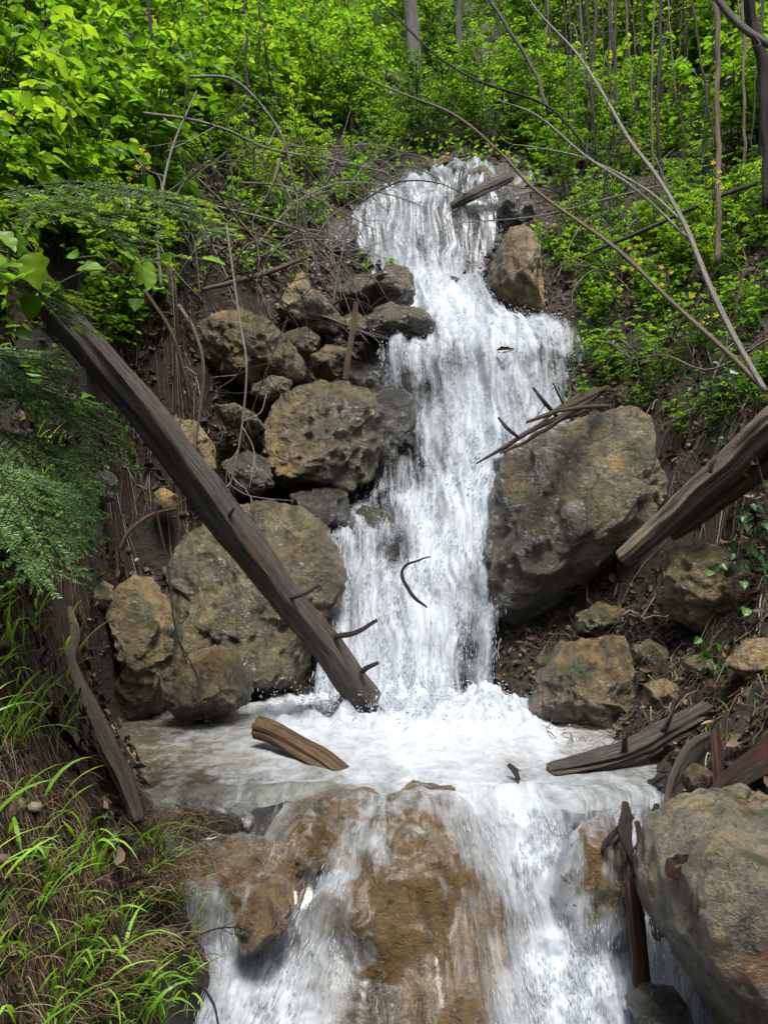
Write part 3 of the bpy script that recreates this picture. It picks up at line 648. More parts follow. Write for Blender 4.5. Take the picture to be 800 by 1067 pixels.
q3 = np.stack([np.repeat(x0[None, :] * 9, nv, 0).ravel(), ss.ravel() * 1.6, np.zeros(nv * nu)], 1)
steep = np.clip((3.3 - Yp) / .15, 0, 1)[:, None]
PXc = V[..., 0] / V[..., 1] * F + CX; PYc = CY - (V[..., 2] + sm * .8) / (V[..., 1] - sm * .6) * F
cf = idw(PXc, PYc, casc_foam).reshape(nv, nu)
iso = fbm(np.stack([V[..., 0].ravel() * 6, V[..., 1].ravel() * 6, V[..., 2].ravel() * 4], 1), 4).reshape(nv, nu)
sm = sm + steep * np.clip((cf - .55) * 2.2, 0, 1) * (.075 * iso + .02)
sm = sm + steep * (np.abs(fbm(q3, 4)).reshape(nv, nu) * .03 * np.clip(cf, 0, 2) ** 1.5 + .02 * fbm(q3 * np.array([.3, 1, 1]) + 9, 3).reshape(nv, nu) * np.clip(cf, 0, 2))
V = V + sm[..., None] * nrm
ef = np.clip(np.minimum(np.arange(nu), nu - 1 - np.arange(nu)) / 12, 0, 1)[None, :]
CASC = (V, cf)
tag(mesh_np('cascade_water', V.reshape(-1, 3), [grid_faces(nv, nu)], M['cascade'], uv=np.stack([np.repeat(x0[None, :], nv, 0).ravel() + .06 * fbm(np.stack([V[..., 0].ravel() * 3, ss.ravel() * 2.2, np.full(nv * nu, 2.)], 1), 3), ss.ravel()], 1),
            attrs={'foam': (cf * ef - .2 * (1 - ef)).ravel()}), kind='structure')

# falling drops and strands of white water: spindles that follow the flow
def spindles(C, Dv, Ln, Rd, off=0):
    m = len(C); Dv = Dv / (np.linalg.norm(Dv, axis=1)[:, None] + 1e-9)
    a = np.cross(Dv, np.array([.3, 1, .2])); a /= np.linalg.norm(a, axis=1)[:, None] + 1e-9; b = np.cross(Dv, a)
    tt = np.array([-.5, -.15, .2, .5]); rr = np.array([.0, .9, 1.0, .0])
    vs = [C + Dv * (-.5 * Ln)[:, None]]
    for k in (1, 2):
        for th in (0, 2.09, 4.19):
            vs.append(C + Dv * (tt[k] * Ln)[:, None] + (a * math.cos(th) + b * math.sin(th)) * (rr[k] * Rd)[:, None])
    vs.append(C + Dv * (.5 * Ln)[:, None])
    V = np.stack(vs, 1).reshape(-1, 3)
    base = (np.arange(m) * 8)[:, None, None] + off
    T = np.array([[0, 2, 1], [0, 3, 2], [0, 1, 3], [7, 4, 5], [7, 5, 6], [7, 6, 4]]); Q = np.array([[1, 2, 5, 4], [2, 3, 6, 5], [3, 1, 4, 6]])
    return V, (base + Q[None]).reshape(-1, 4), (base + T[None]).reshape(-1, 3)

def spray_from(grid, foam, n_, seed, lo, hi, ln, rd, push):
    r = np.random.default_rng(seed); nv, nu = foam.shape
    wgt = np.clip(foam - .2, 0, 1).ravel(); clump = np.clip(.5 + 1.2 * fbm(np.stack([grid[..., 0].ravel() * 11, np.zeros(foam.size), arclen(grid).ravel() * 2.2], 1), 3), .02, 2)
    area = np.linalg.norm(np.cross(np.gradient(grid, axis=1), np.gradient(grid, axis=0)), axis=2).ravel()
    wgt = wgt * clump * area; row = np.repeat(np.arange(nv), nu); wgt[(row < lo * nv) | (row > hi * nv)] = 0
    idx = r.choice(foam.size, n_, p=wgt / wgt.sum())
    tang = np.gradient(grid, axis=0).reshape(-1, 3)[idx]; nn = grid_normals(grid); 
    if nn[..., 1].mean() > 0: nn = -nn
    nn = nn.reshape(-1, 3)[idx]
    C = grid.reshape(-1, 3)[idx] + nn * (r.exponential(push, n_)[:, None]) + r.normal(0, .008, (n_, 3))
    tang /= np.linalg.norm(tang, axis=1)[:, None] + 1e-9
    tang += r.normal(0, .09, (n_, 3))
    return C, tang, r.uniform(*ln, n_), r.uniform(*rd, n_) ** 1.0
C, T, L, Rd = spray_from(FALL[0], FALL[2], 15000, 21, .03, .99, (.008, .045), (.0010, .0032), .018)
C2, T2, L2, R2 = spray_from(CASC[0], CASC[1], 6000, 22, .28, .9, (.008, .045), (.0007, .0018), .010)
r = np.random.default_rng(23); m = 2600
C3 = np.stack([P(0, 0, 1)[0] * 0 + r.normal(.1, .33, m), 4.55 + r.normal(0, .12, m), WL + .03 + np.abs(r.normal(0, .07, m))], 1)
T3 = r.normal(0, 1, (m, 3)); L3 = r.uniform(.008, .04, m); R3 = r.uniform(.001, .004, m)
Va, Qa, Ta = spindles(np.vstack([C, C2, C3]), np.vstack([T, T2, T3]), np.concatenate([L, L2, L3]), np.concatenate([Rd, R2, R3]))
tag(mesh_np('water_spray', Va, [Qa, Ta], M['spray']), kind='stuff')

# ------------------------------------------------------------------ logs and sticks
def PT(rows): return np.array([P(*r_) for r_ in rows])
def stick(name, label, rows, radii, mat, cat='branch', group=None, twigs=0, seed=0, sides=8, rough=.08, wob=.0, tw_len=.25, twr=.0028):
    pts = PT(rows); loc = pts[0]
    mb = MB(); mb.tube(pts, radii, n=max(14, len(pts) * 8), sides=sides, rough=rough, seed=seed, wob=wob)
    r = np.random.default_rng(seed + 100); c = spline(pts, 60)
    for k in range(twigs):
        i = r.integers(8, 58); t = c[min(i + 1, 59)] - c[i - 1]; t /= np.linalg.norm(t)
        d_ = t * .7 + r.normal(0, .6, 3); d_ /= np.linalg.norm(d_); Ln = tw_len * r.uniform(.4, 1.2)
        p0 = c[i]; p1 = p0 + d_ * Ln * .5 + r.normal(0, .02, 3); p2 = p1 + (d_ + r.normal(0, .35, 3)) * Ln * .5
        mb.tube([p0, p1, p2], [twr, twr * .8, twr * .4], n=9, sides=4)
        if r.random() < .6:
            p3 = p1 + (d_ + r.normal(0, .8, 3)) * Ln * .4; mb.tube([p1, p3], [twr * .7, twr * .3], n=4, sides=4)
    o = mb.build(name, mat, loc=loc)
    return tag(o, label, cat, group)

def log(name, label, rows, radii, mat, stubs=(), cat='log', rough=.2, lobes=.26, seed=0, n=70, stub_mat=None, wob=.008):
    pts = PT(rows); loc = pts[-1]
    mb = MB(); mb.tube(pts, radii, n=n, sides=40, rough=rough, lobes=lobes, seed=seed, wob=wob)
    o = mb.build(name, mat, loc=loc); tag(o, label, cat)
    for rows_, r0 in stubs:
        sp = PT(rows_) ; b = MB(); b.tube(sp, [r0 * 1.1, r0 * .8, r0 * .6], n=10, sides=8, rough=.25, seed=r0 * 900, wob=.008)
        so_ = b.build('branch_stub', stub_mat or M['log_wet'], o, loc=sp[0]); so_.location = sp[0] - loc
    return o
log('log', 'long weathered grey log leaning from the left bank into the pool', [(10,262,3.25),(75,340,3.5),(160,440,3.78),(250,562,4.1),(330,662,4.38),(396,750,4.6)], [.064,.076,.083,.086,.087,.084], M['log'],
    [([(350,664,4.36),(372,658,4.3),(392,646,4.28)], .016), ([(378,700,4.45),(386,694,4.4),(394,690,4.38)], .016), ([(300,624,4.2),(318,618,4.14),(332,608,4.1)], .013),
     ([(236,540,3.98),(241,533,3.95),(244,529,3.94)], .012)], seed=3)
log('log', 'split pale log propped on the right bank above the boulder', [(648,582,4.55),(690,545,4.4),(745,495,4.2),(810,436,3.95),(860,392,3.8)], [.055,.068,.077,.08,.08], M['log_pale'],
    [([(738,492,4.1),(741,484,4.08),(746,480,4.07)], .014)], seed=7, rough=.22, lobes=.25)
log('log', 'dark splintered slab of wood under the split pale log', [(700,560,4.42),(750,525,4.25),(800,486,4.1),(850,440,3.95)], [.02,.04,.055,.05], M['log_brown'], seed=8, rough=.35, lobes=.4)
log('log', 'short broken log floating at the front of the white pool', [(268,757,3.95),(296,768,3.85),(330,786,3.7),(358,806,3.58)], [.05,.046,.045,.035], M['log_brown'], seed=9, rough=.3, n=40, wob=.008)
log('driftwood', 'gnarled dark driftwood branch lying across the right of the pool', [(572,802,3.55),(625,792,3.62),(668,776,3.68),(702,756,3.72),(735,738,3.8)], [.032,.046,.05,.046,.04], M['log'], [([(650,782,3.6),(652,768,3.55),(660,758,3.55)],.014), ([(690,762,3.65),(700,745,3.6),(703,730,3.6)],.014)], cat='driftwood', seed=10, rough=.55, lobes=.4, n=70)
log('root', 'twisted dead root hanging down the grassy left bank', [(72,632,3.15),(80,660,3.12),(74,690,3.08),(92,732,3.05),(112,775,3.02),(128,805,3.0),(145,855,2.98)], [.014,.02,.026,.032,.036,.034,.024], M['log_pale'], cat='root', seed=11, rough=.3, lobes=.3, n=60)
log('post', 'wet red brown upright stump of wood beside the near boulder', [(656,918,2.68),(662,965,2.63),(668,1028,2.58)], [.022,.03,.031], M['log_wet'], cat='post', seed=12, rough=.4)
log('log', 'thick black wet log end sticking in from the right edge', [(748,835,2.95),(780,806,2.9),(830,765,2.85)], [.045,.055,.06], M['log_wet'], seed=13)
log('post', 'short dark red stake standing beside the black log end', [(744,762,3.1),(747,795,3.05),(750,834,3.0)], [.02,.022,.022], M['log_wet'], cat='post', seed=14)
log('root', 'curved brown root arching over the shallows by the driftwood', [(694,838,3.2),(700,806,3.25),(716,778,3.3),(738,766,3.35),(760,770,3.35)], [.010,.014,.017,.015,.010], M['log'], cat='root', seed=15)
mb = MB(); rr_ = np.random.default_rng(161); c0 = P(660, 845, 2.86)
for k in range(11):
    a0 = np.array([rr_.uniform(640, 690), rr_.uniform(835, 862), rr_.uniform(2.8, 2.92)]); b0 = np.array([rr_.uniform(645, 678), rr_.uniform(900, 950), rr_.uniform(2.68, 2.76)]); m0 = (a0 + b0) / 2 + np.array([rr_.normal(0, 14), rr_.normal(0, 8), -.03])
    w0 = rr_.uniform(.005, .017); mb.tube(PT([a0, m0, b0]), [w0, w0 * .9, w0 * .5], n=22, sides=8, rough=.4, seed=k, wob=.035)
tag(mb.build('driftwood', M['twig_dark'], loc=c0), 'black tangled root clump hanging beside the right water strand', 'driftwood')
log('log', 'dark log lodged across the top lip of the upper falls', [(470,215,7.95),(492,204,7.9),(515,192,7.95),(532,184,8.0)], [.035,.055,.06,.05], M['log'], seed=17)
log('log', 'short tan log end lying at the stream head above the falls', [(448,178,8.5),(462,170,8.55),(476,172,8.6)], [.05,.055,.05], M['log_brown'], seed=18)
log('stick', 'reddish upright stick standing against the rocks left of the falls', [(360,396,5.95),(366,355,5.98),(371,315,6.02)], [.026,.024,.022], M['log_brown'], cat='stick', seed=19)
log('stick', 'pale stick lying across the ledge boulder under the twigs', [(212,302,5.6),(250,292,5.7),(285,281,5.8),(320,268,5.95)], [.012,.02,.02,.014], M['log_pale'], cat='stick', seed=20)
# debris on the big right rock
g = 'dead sticks caught on the big right rock'
stick('stick', 'longest dead stick running down across the big right rock', [(496,483,4.85),(525,466,4.8),(552,449,4.78),(592,430,4.8),(634,404,5.0)], [.006,.014,.016,.018,.014], M['log'], 'stick', g, 5, 1, tw_len=.15)
stick('stick', 'short black stick jutting left over the white water', [(519,435,4.75),(528,446,4.72),(540,456,4.75)], [.008,.012,.010], M['twig_dark'], 'stick', g, 0, 2)
stick('stick', 'black forked stick rising from the stick pile', [(555,404,4.75),(566,418,4.72),(580,434,4.78)], [.008,.013,.013], M['twig_dark'], 'stick', g, 1, 3, tw_len=.1)
stick('stick', 'thin black twig standing up at the top of the stick pile', [(576,399,4.75),(581,410,4.75),(586,420,4.78)], [.005,.007,.008], M['twig_dark'], 'stick', g, 0, 4)
stick('stick', 'pale broken stick on top of the stick pile', [(548,440,4.72),(580,428,4.7),(612,413,4.8),(632,403,4.95)], [.010,.016,.018,.014], M['log_brown'], 'stick', g, 2, 5, tw_len=.12)
stick('stick', 'short tan stick lying flat at the right of the stick pile', [(584,428,4.68),(608,424,4.72),(634,423,4.85)], [.010,.015,.012], M['log_brown'], 'stick', g, 2, 6, tw_len=.1)
stick('stick', 'crooked brown stick at the back of the stick pile', [(560,446,4.85),(590,418,4.85),(615,408,4.95),(640,408,5.05)], [.010,.014,.016,.010], M['log'], 'stick', g, 4, 41, tw_len=.16, wob=.02)
stick('stick', 'grey stick lying lowest along the big right rock', [(520,474,4.8),(556,456,4.76),(588,436,4.76),(612,424,4.8)], [.006,.012,.014,.008], M['log_brown'], 'stick', g, 4, 42, tw_len=.14, wob=.02)
stick('stick', 'dark curved twig stuck in the white middle falls', [(448,580,4.86),(424,588,4.8),(420,602,4.78),(430,620,4.76),(443,634,4.78)], [.004,.009,.012,.012,.006], M['twig_dark'], 'stick', None, 2, 7, tw_len=.08, wob=.02)
stick('stick', 'thin dark twig dangling over the lower left spray', [(183,1010,2.3),(205,1022,2.28),(222,1045,2.25),(228,1070,2.22)], [.003,.004,.004,.003], M['twig_dark'], 'stick', None, 2, 8, tw_len=.1, twr=.0015)
stick('stick', 'fine dark twig crossing the water beside the small brown rock', [(200,978,2.5),(225,968,2.5),(250,966,2.52)], [.002,.003,.002], M['twig_dark'], 'stick', None, 2, 9, tw_len=.06, twr=.0015)
stick('stick', 'tiny black driftwood stub poking from the foam at the lip', [(530,797,3.5),(536,803,3.46),(540,812,3.42)], [.010,.014,.010], M['twig_dark'], 'stick', None, 2, 10, tw_len=.05)
# long arching branches on the right
g = 'long bare branches arching over the falls'
stick('branch', 'longest pale branch arching from the right bank over the upper falls', [(795,405,3.9),(755,365,4.0),(700,315,4.2),(640,258,4.4),(560,200,4.7),(520,158,4.85),(470,118,5.0),(400,90,5.2),(335,55,5.4)], [.014,.013,.012,.011,.010,.009,.008,.006,.003], M['twig_tan'], 'branch', g, 3, 30, tw_len=.3)
stick('branch', 'thick pale branch rising steeply to the top edge, right of the falls', [(797,408,3.88),(765,352,4.0),(742,305,4.1),(727,268,4.2),(712,232,4.3),(685,185,4.45),(655,145,4.6),(628,98,4.8),(600,55,5.0),(560,12,5.2),(540,-20,5.3)], [.016,.015,.015,.014,.013,.012,.011,.010,.008,.006,.004], M['twig_pale'], 'branch', g, 4, 31, tw_len=.3)
stick('branch', 'dark branch arching down from the top centre', [(390,-5,6.5),(420,25,6.4),(455,58,6.3),(500,85,6.2),(565,108,6.1),(598,138,6.0),(612,165,6.0)], [.007,.009,.010,.011,.011,.010,.007], M['twig_dark'], 'branch', g, 5, 32, tw_len=.4)
stick('branch', 'whitish branch sloping down to the right below the dark one', [(715,247,4.35),(660,196,4.6),(610,163,4.8),(560,121,5.0),(515,103,5.1)], [.009,.009,.008,.007,.003], M['twig_pale'], 'branch', g, 3, 33)
stick('branch', 'thin whitish branch just above the whitish sloping one', [(712,232,4.35),(672,197,4.6),(612,166,4.9),(560,154,5.1),(530,150,5.2)], [.007,.007,.006,.005,.002], M['twig_pale'], 'branch', g, 3, 34)
stick('branch', 'brown dead branch lying down the leafy right slope', [(618,262,6.3),(670,240,6.2),(745,206,6.1),(790,190,6.1)], [.014,.018,.02,.018], M['bark'], 'branch', None, 3, 35)
stick('branch', 'thin grey branch crossing the right slope below the pale ones', [(480,232,5.9),(560,225,5.6),(640,205,5.4),(700,190,5.3)], [.003,.005,.006,.004], M['twig_pale'], 'branch', None, 4, 36)
stick('branch', 'stout blurred grey branch cutting the top right corner', [(740,-10,3.0),(768,24,2.95),(800,46,2.9),(840,65,2.85)], [.013,.014,.015,.016], M['bark_grey'], 'branch', None, 1, 37)
stick('branch', 'bare grey branch rising from the right bank near the ivy', [(800,520,3.9),(770,420,4.1),(735,330,4.3),(700,330,4.5)], [.004,.004,.004,.002], M['twig_dark'], 'branch', None, 4, 38)
stick('branch', 'short thin branch leaning above the tan rock on the right slope', [(625,235,5.8),(635,165,5.7),(662,120,5.6)], [.007,.007,.005], M['bark'], 'branch', None, 3, 39)
stick('branch', 'thin tan branch reaching left from the right bank thicket', [(805,350,4.1),(740,385,4.3),(690,370,4.6),(640,378,4.9)], [.006,.006,.005,.003], M['twig_tan'], 'branch', None, 4, 40)
# left tangle
g = 'bare twigs tangled left of the upper falls'
L_ = [('grey arching twig curving over and down beside the upper falls', [(198,80,5.2),(240,82,5.25),(270,107,5.3),(295,145,5.35),(305,185,5.4),(315,225,5.5),(334,272,5.6)], .008, 'twig_pale'),
      ('long grey twig running level from the left thicket to the falls', [(150,118,5.0),(200,125,5.1),(240,137,5.2),(280,155,5.4),(350,167,5.7),(402,180,6.0)], .008, 'twig_pale'),
      ('short white twig hanging in the middle of the tangle', [(292,165,5.1),(285,190,5.1),(274,213,5.15)], .007, 'twig_pale'),
      ('straight twig slanting down right through the tangle', [(205,185,5.0),(250,230,5.2),(282,272,5.4)], .007, 'twig_tan'),
      ('very long thin twig dangling down past the ledge boulder', [(236,235,4.9),(250,335,4.9),(257,385,4.9),(250,460,4.95),(236,522,5.0)], .006, 'twig_pale'),
      ('brown vine stem hanging down behind the leaning log', [(186,318,4.9),(202,345,4.9),(212,390,4.95),(202,478,5.0)], .012, 'twig_tan'),
      ('brown vine hanging left of the ledge boulder', [(150,302,4.8),(178,345,4.85),(192,390,4.9),(198,430,5.0)], .011, 'log_brown'),
      ('grey twig bowing right toward the pointed slab', [(225,215,5.2),(300,235,5.5),(345,262,5.8),(378,310,6.0)], .007, 'twig_pale'),
      ('twig fanning low across the ledge boulder', [(215,262,5.3),(262,290,5.4),(300,318,5.5),(335,330,5.6)], .006, 'twig_dark'),
      ('twig curling up toward the top of the falls', [(262,262,5.4),(310,210,5.7),(360,190,6.0),(418,196,6.4)], .006, 'twig_pale'),
      ('long bent twig crossing from the thicket to the pointed slab', [(120,195,4.7),(200,215,5.0),(270,245,5.4),(330,262,5.9)], .007, 'twig_tan'),
      ('pale twig climbing steeply at the left of the tangle', [(168,300,4.9),(165,235,4.9),(178,160,5.0),(205,95,5.1)], .008, 'twig_pale'),
      ('forked twig reaching over the dark hollow by the mossy rock', [(250,190,5.4),(300,195,5.6),(345,215,5.9),(392,240,6.3)], .006, 'twig_pale'),
      ('slim twig drooping beside the flat pale stone', [(300,330,5.4),(280,380,5.3),(262,430,5.3),(252,462,5.2)], .004, 'twig_dark'),
      ('orange brown root strand curving under the leaning log', [(126,572,4.5),(136,552,4.5),(158,536,4.6),(182,530,4.8)], .010, 'log_brown'),
      ('thin dark root hanging beside the upright tan block', [(160,520,4.4),(175,590,4.4),(182,650,4.3),(195,692,4.25)], .006, 'twig_dark')]
for i, (lb, rows, r0, mt) in enumerate(L_):
    stick('twig', lb, rows, [r0 * 1.25, r0 * 1.2, r0, r0 * .6], M[mt], 'twig', g, [12, 10, 2, 8, 8, 3, 3, 10, 8, 8, 9, 8, 8, 5, 2, 2][i], 200 + i, sides=6, tw_len=.5, twr=.0042)
tr_ = np.random.default_rng(808)
for i in range(34):
    px, py = tr_.uniform(130, 395), tr_.uniform(150, 330); d0 = float(hit(np.array([px]), np.array([py]))[0]) - tr_.uniform(.1, .5)
    a_ = tr_.uniform(-2.6, .2); ln = tr_.uniform(60, 150); bx, by = math.cos(a_) * ln, math.sin(a_) * ln * .8
    rows = [(px, py, d0), (px + bx * .35, py + by * .5 - 8, d0 - .08), (px + bx * .7, py + by * .8, d0 - .12), (px + bx, py + by * .8 + 14, d0 - .1)]
    stick('twig', 'bare brittle twig among many in the tangle beside the upper falls', rows, [.009, .0075, .006, .003], M[['twig_pale', 'twig_tan', 'twig_pale', 'twig_dark'][i % 4]], 'twig', 'brittle twigs in the tangle', 6, 500 + i, sides=6, tw_len=.34, twr=.0036)

for i in range(16):
    px, py = tr_.uniform(570, 790), tr_.uniform(240, 440); d0 = float(hit(np.array([px]), np.array([py]))[0]) - tr_.uniform(.04, .2)
    a_ = tr_.uniform(-2.8, -.3); ln = tr_.uniform(50, 120); bx, by = math.cos(a_) * ln, math.sin(a_) * ln * .8
    rows = [(px, py, d0), (px + bx * .35, py + by * .5 - 6, d0 - .05), (px + bx * .7, py + by * .8, d0 - .08), (px + bx, py + by * .8 + 14, d0 - .06)]
    stick('twig', 'bare brittle twig straggling over the root-hung right bank', rows, [.007, .006, .005, .003], M[['twig_pale', 'twig_tan', 'twig_dark'][i % 3]], 'twig', 'brittle twigs on the right bank', 5, 700 + i, sides=6, tw_len=.3, twr=.003)

# ------------------------------------------------------------------ vegetation
def unit(v): return v / (np.linalg.norm(v) + 1e-9)
def make_plant(name, h, spread, nst, ntw, nlf, ll, mat, bark, seed, r0=.008, tw=.4, droop=.25, up=.5, tmin=.25, curve=.25, jit=.45, opposite=False):
    r = np.random.default_rng(seed); mb = MB(); pos, dr, nm, Ls = [], [], [], []
    for s_ in range(nst):
        a = r.uniform(0, 2 * np.pi); k = spread * r.uniform(.35, 1); hh = h * r.uniform(.7, 1.05)
        e = np.array([math.cos(a) * k, math.sin(a) * k, hh]); b = np.array([math.cos(a) * .04 * (nst > 1), math.sin(a) * .04 * (nst > 1), -.12])
        mid = b + (e - b) * .5 + np.array([-math.cos(a), -math.sin(a), .6]) * curve * k * .5 + r.normal(0, .03, 3) * h
        c = spline([b, mid, e], 40); mb.tube([b, mid, e], [r0, r0 * .75, r0 * .3], n=14, sides=6, wob=.01 * h, seed=seed + s_)
        for w_ in range(ntw):
            t_ = tmin + (1 - tmin) * (w_ + r.random()) / ntw; i = min(38, int(t_ * 39)); p0 = c[i]
            az = a + r.normal(0, 1.3) if nst > 1 else r.uniform(0, 2 * np.pi)
            d_ = unit(np.array([math.cos(az), math.sin(az), up + r.normal(0, .25)])); Ln = tw * r.uniform(.5, 1.15) * (1.15 - .55 * t_)
            p1 = p0 + d_ * Ln * .5; p2 = p1 + unit(d_ - np.array([0, 0, droop + up * .6])) * Ln * .5
            mb.tube([p0, p1, p2], [r0 * .38, r0 * .28, r0 * .12], n=6, sides=4)
            cc = spline([p0, p1, p2], 24)
            for l_ in range(nlf):
                tt = .12 + .88 * (l_ + .6 * r.random()) / nlf; j = min(22, int(tt * 23)); td = unit(cc[j + 1] - cc[j]); side = np.cross(td, [0, 0, 1.0])
                sg = 1 if l_ % 2 else -1
                ld = td * r.uniform(.3, .9) + side * sg * r.uniform(.5, 1.0) + np.array([0, 0, r.normal(-.1, .2)])
                pos.append(cc[j] + unit(ld) * .012); dr.append(ld); nm.append(np.array([0, 0, 1.0]) + r.normal(0, jit, 3)); Ls.append(ll * r.uniform(.55, 1.15))
    root = empty(name)
    mb.build('stem', bark, root)
    Ls = np.array(Ls); V, Q, T = leaf_arrays(np.array(pos), np.array(dr), np.array(nm), Ls, Ls * r.uniform(.55, .78, len(Ls)))
    mesh_np('leaves', V, [Q, T], mat, root)
    return root
protos = {}
def proto(key, *a, **k):
    o = make_plant(*a, **k); protos[key] = [o, False]
# broad-leaved shrubs, fine-leaved shrubs, brambles, herbs, saplings
proto('b0', 'shrub', 1.25, .55, 5, 7, 9, .095, M['leaf'], M['bark'], 301)
proto('b1', 'shrub', 1.0, .6, 5, 7, 9, .098, M['leaf_y'], M['bark'], 302)
proto('b2', 'shrub', 1.4, .5, 4, 9, 9, .088, M['leaf'], M['bark_grey'], 303)
proto('f0', 'bush', 1.1, .55, 7, 9, 14, .05, M['leaf'], M['bark'], 311, droop=.15, up=.7)
proto('f1', 'bush', 1.3, .5, 7, 9, 14, .046, M['leaf_d'], M['bark'], 312, up=.8)
proto('f2', 'bush', 1.0, .6, 7, 9, 14, .055, M['leaf_y'], M['bark'], 313, up=.6)
proto('h0', 'herb', .34, .2, 6, 4, 5, .06, M['leaf'], M['leaf_d'], 321, r0=.003, tw=.14)
proto('h1', 'herb', .26, .22, 6, 4, 5, .05, M['leaf_y'], M['leaf_d'], 322, r0=.003, tw=.13)
proto('h2', 'herb', .3, .22, 7, 4, 5, .045, M['leaf_d'], M['leaf_d'], 323, r0=.003, tw=.12)
proto('t0', 'sapling', 5.5, .5, 1, 46, 13, .075, M['leaf'], M['bark'], 331, r0=.03, tw=1.1, tmin=.1, curve=.5)
proto('t1', 'sapling', 6.5, .6, 1, 52, 13, .07, M['leaf_y'], M['bark'], 332, r0=.032, tw=1.2, tmin=.16, curve=.5)
proto('t2', 'sapling', 5.0, .5, 1, 42, 12, .07, M['leaf_y'], M['bark_grey'], 333, r0=.04, tw=1.1, tmin=.15, curve=.4)
vr = np.random.default_rng(77)
def plant(key, x, y, label, cat, group, sc=1.0, rz=None, tilt=0.0):
    o, used = protos[key]
    if used: o = copy_tree(o)
    protos[key][1] = True
    o.location = (x, y, H1(x, y)); s_ = sc * vr.uniform(.85, 1.15); o.scale = (s_, s_, s_ * vr.uniform(.9, 1.1))
    o.rotation_euler = (vr.normal(0, .06) + tilt, vr.normal(0, .06), vr.uniform(0, 6.28) if rz is None else rz)
    tag(o, label, cat, group); return o

def scatter(n_, x0, x1, y0, y1, seed, keep=None):
    r = np.random.default_rng(seed); px = r.uniform(x0, x1, n_); py = r.uniform(y0, y1, n_)
    d = hit(px, py); ok = ~np.isnan(d)
    if keep is not None: ok &= keep(px, py)
    return [(a, b, c) for a, b, c in zip(px[ok], py[ok], d[ok])]
def put(keys, spots, label, cat, group, sc=1.0):
    for px, py, d in spots:
        plant(keys[vr.integers(len(keys))], (px - CX) / F * d, d, label, cat, group, sc)
notfall = lambda x, y: ~((x > 345) & (x < 560) & (y > 165))
put(['b0', 'b1', 'b2'], scatter(36, -80, 210, 20, 300, 1), 'broad-leaved green shrub in the thicket up the left bank', 'shrub', 'broad-leaved shrubs on the upper left bank')
put(['b1', 'b2', 'f0'], scatter(28, 180, 400, 5, 150, 2), 'leafy shrub on the slope above the bare twigs', 'shrub', 'shrubs above the bare twigs')
put(['f0', 'f2'], scatter(9, 190, 360, 140, 225, 3), 'small-leaved bush growing among the bare twigs', 'bush', 'small-leaved bushes among the bare twigs', .62)
put(['f0', 'f1', 'f1'], scatter(34, 330, 560, 20, 165, 4), 'fine-leaved bush overhanging the head of the falls', 'bush', 'fine-leaved bushes at the head of the falls', 1.0)
put(['f0', 'b1', 'b2', 'f2', 'b0'], scatter(52, 540, 860, 20, 180, 5), 'green bush on the slope under the right saplings', 'bush', 'bushes under the right saplings', .9)
put(['b1', 'f2', 'b1'], scatter(44, -40, 840, -60, 60, 6), 'shrub high on the far hillside behind the falls', 'shrub', 'shrubs on the far hillside', 1.3)
put(['b0', 'b1', 'b2'], scatter(18, -90, 150, 250, 400, 21), 'broad-leaved shrub crowding over the top of the leaning log', 'shrub', 'shrubs over the leaning log', .55)
put(['f0', 'f1', 'f2'], scatter(24, 580, 860, 170, 310, 22), 'low green bush on the leafy right slope', 'bush', 'low bushes on the right slope', .5)
put(['h0', 'h1', 'h2'], scatter(46, 560, 840, 130, 350, 7), 'small leafy herb on the right slope', 'herb', 'herbs on the right slope')
put(['h0', 'h1', 'h2'], scatter(48, 20, 395, 185, 310, 8), 'small leafy herb on the slope below the left thicket', 'herb', 'herbs below the left thicket')
put(['f0', 'f1', 'b0'], scatter(12, 590, 810, 290, 470, 23), 'small bush rooted on the steep right bank above the huge rock', 'bush', 'small bushes on the steep right bank', .32)
put(['h0', 'h2'], scatter(40, 590, 810, 280, 480, 9), 'small herb on the bare right bank above the split log', 'herb', 'herbs above the split log', .6)
for (px, py, key, sc) in [(505,150,'f0',.8),(540,165,'f2',.75),(575,190,'f0',.8),(590,215,'f1',.6),(430,150,'f1',.8),(400,170,'f0',.6),(375,195,'f0',.5)]:
    d = float(hit(np.array([px]), np.array([py]))[0])
    plant(key, (px - CX) / F * d, d, 'small-leaved bush overhanging the very edge of the upper falls', 'bush', 'bushes at the edge of the upper falls', sc)
spots = [(490,-60,'t0'),(560,60,'t0'),(590,80,'t1'),(615,95,'t0'),(640,70,'t2'),(665,100,'t1'),(690,110,'t0'),(720,90,'t2'),(760,110,'t1'),(800,120,'t0'),(540,20,'t2'),(580,10,'t0'),(630,20,'t1'),(690,30,'t2'),(745,20,'t0'),(800,40,'t1'),(840,90,'t2')]
for px, py, key in spots:
    d = float(hit(np.array([px]), np.array([max(py, 0)]))[0])
    plant(key, (px - CX) / F * d, d, 'slender leafy sapling in the stand on the upper right slope', 'sapling', 'saplings on the upper right slope')
for px, py, key in [(20,40,'t0'),(110,30,'t2'),(210,10,'t1'),(300,0,'t0'),(350,20,'t1'),(390,-10,'t0'),(450,10,'t1'),(60,0,'t1'),(160,0,'t0'),(260,0,'t2')]:
    d = float(hit(np.array([px]), np.array([max(py, 0)]))[0])
    plant(key, (px - CX) / F * d, d + .6, 'leafy sapling on the hillside left of the stream head', 'sapling', 'saplings left of the stream head')
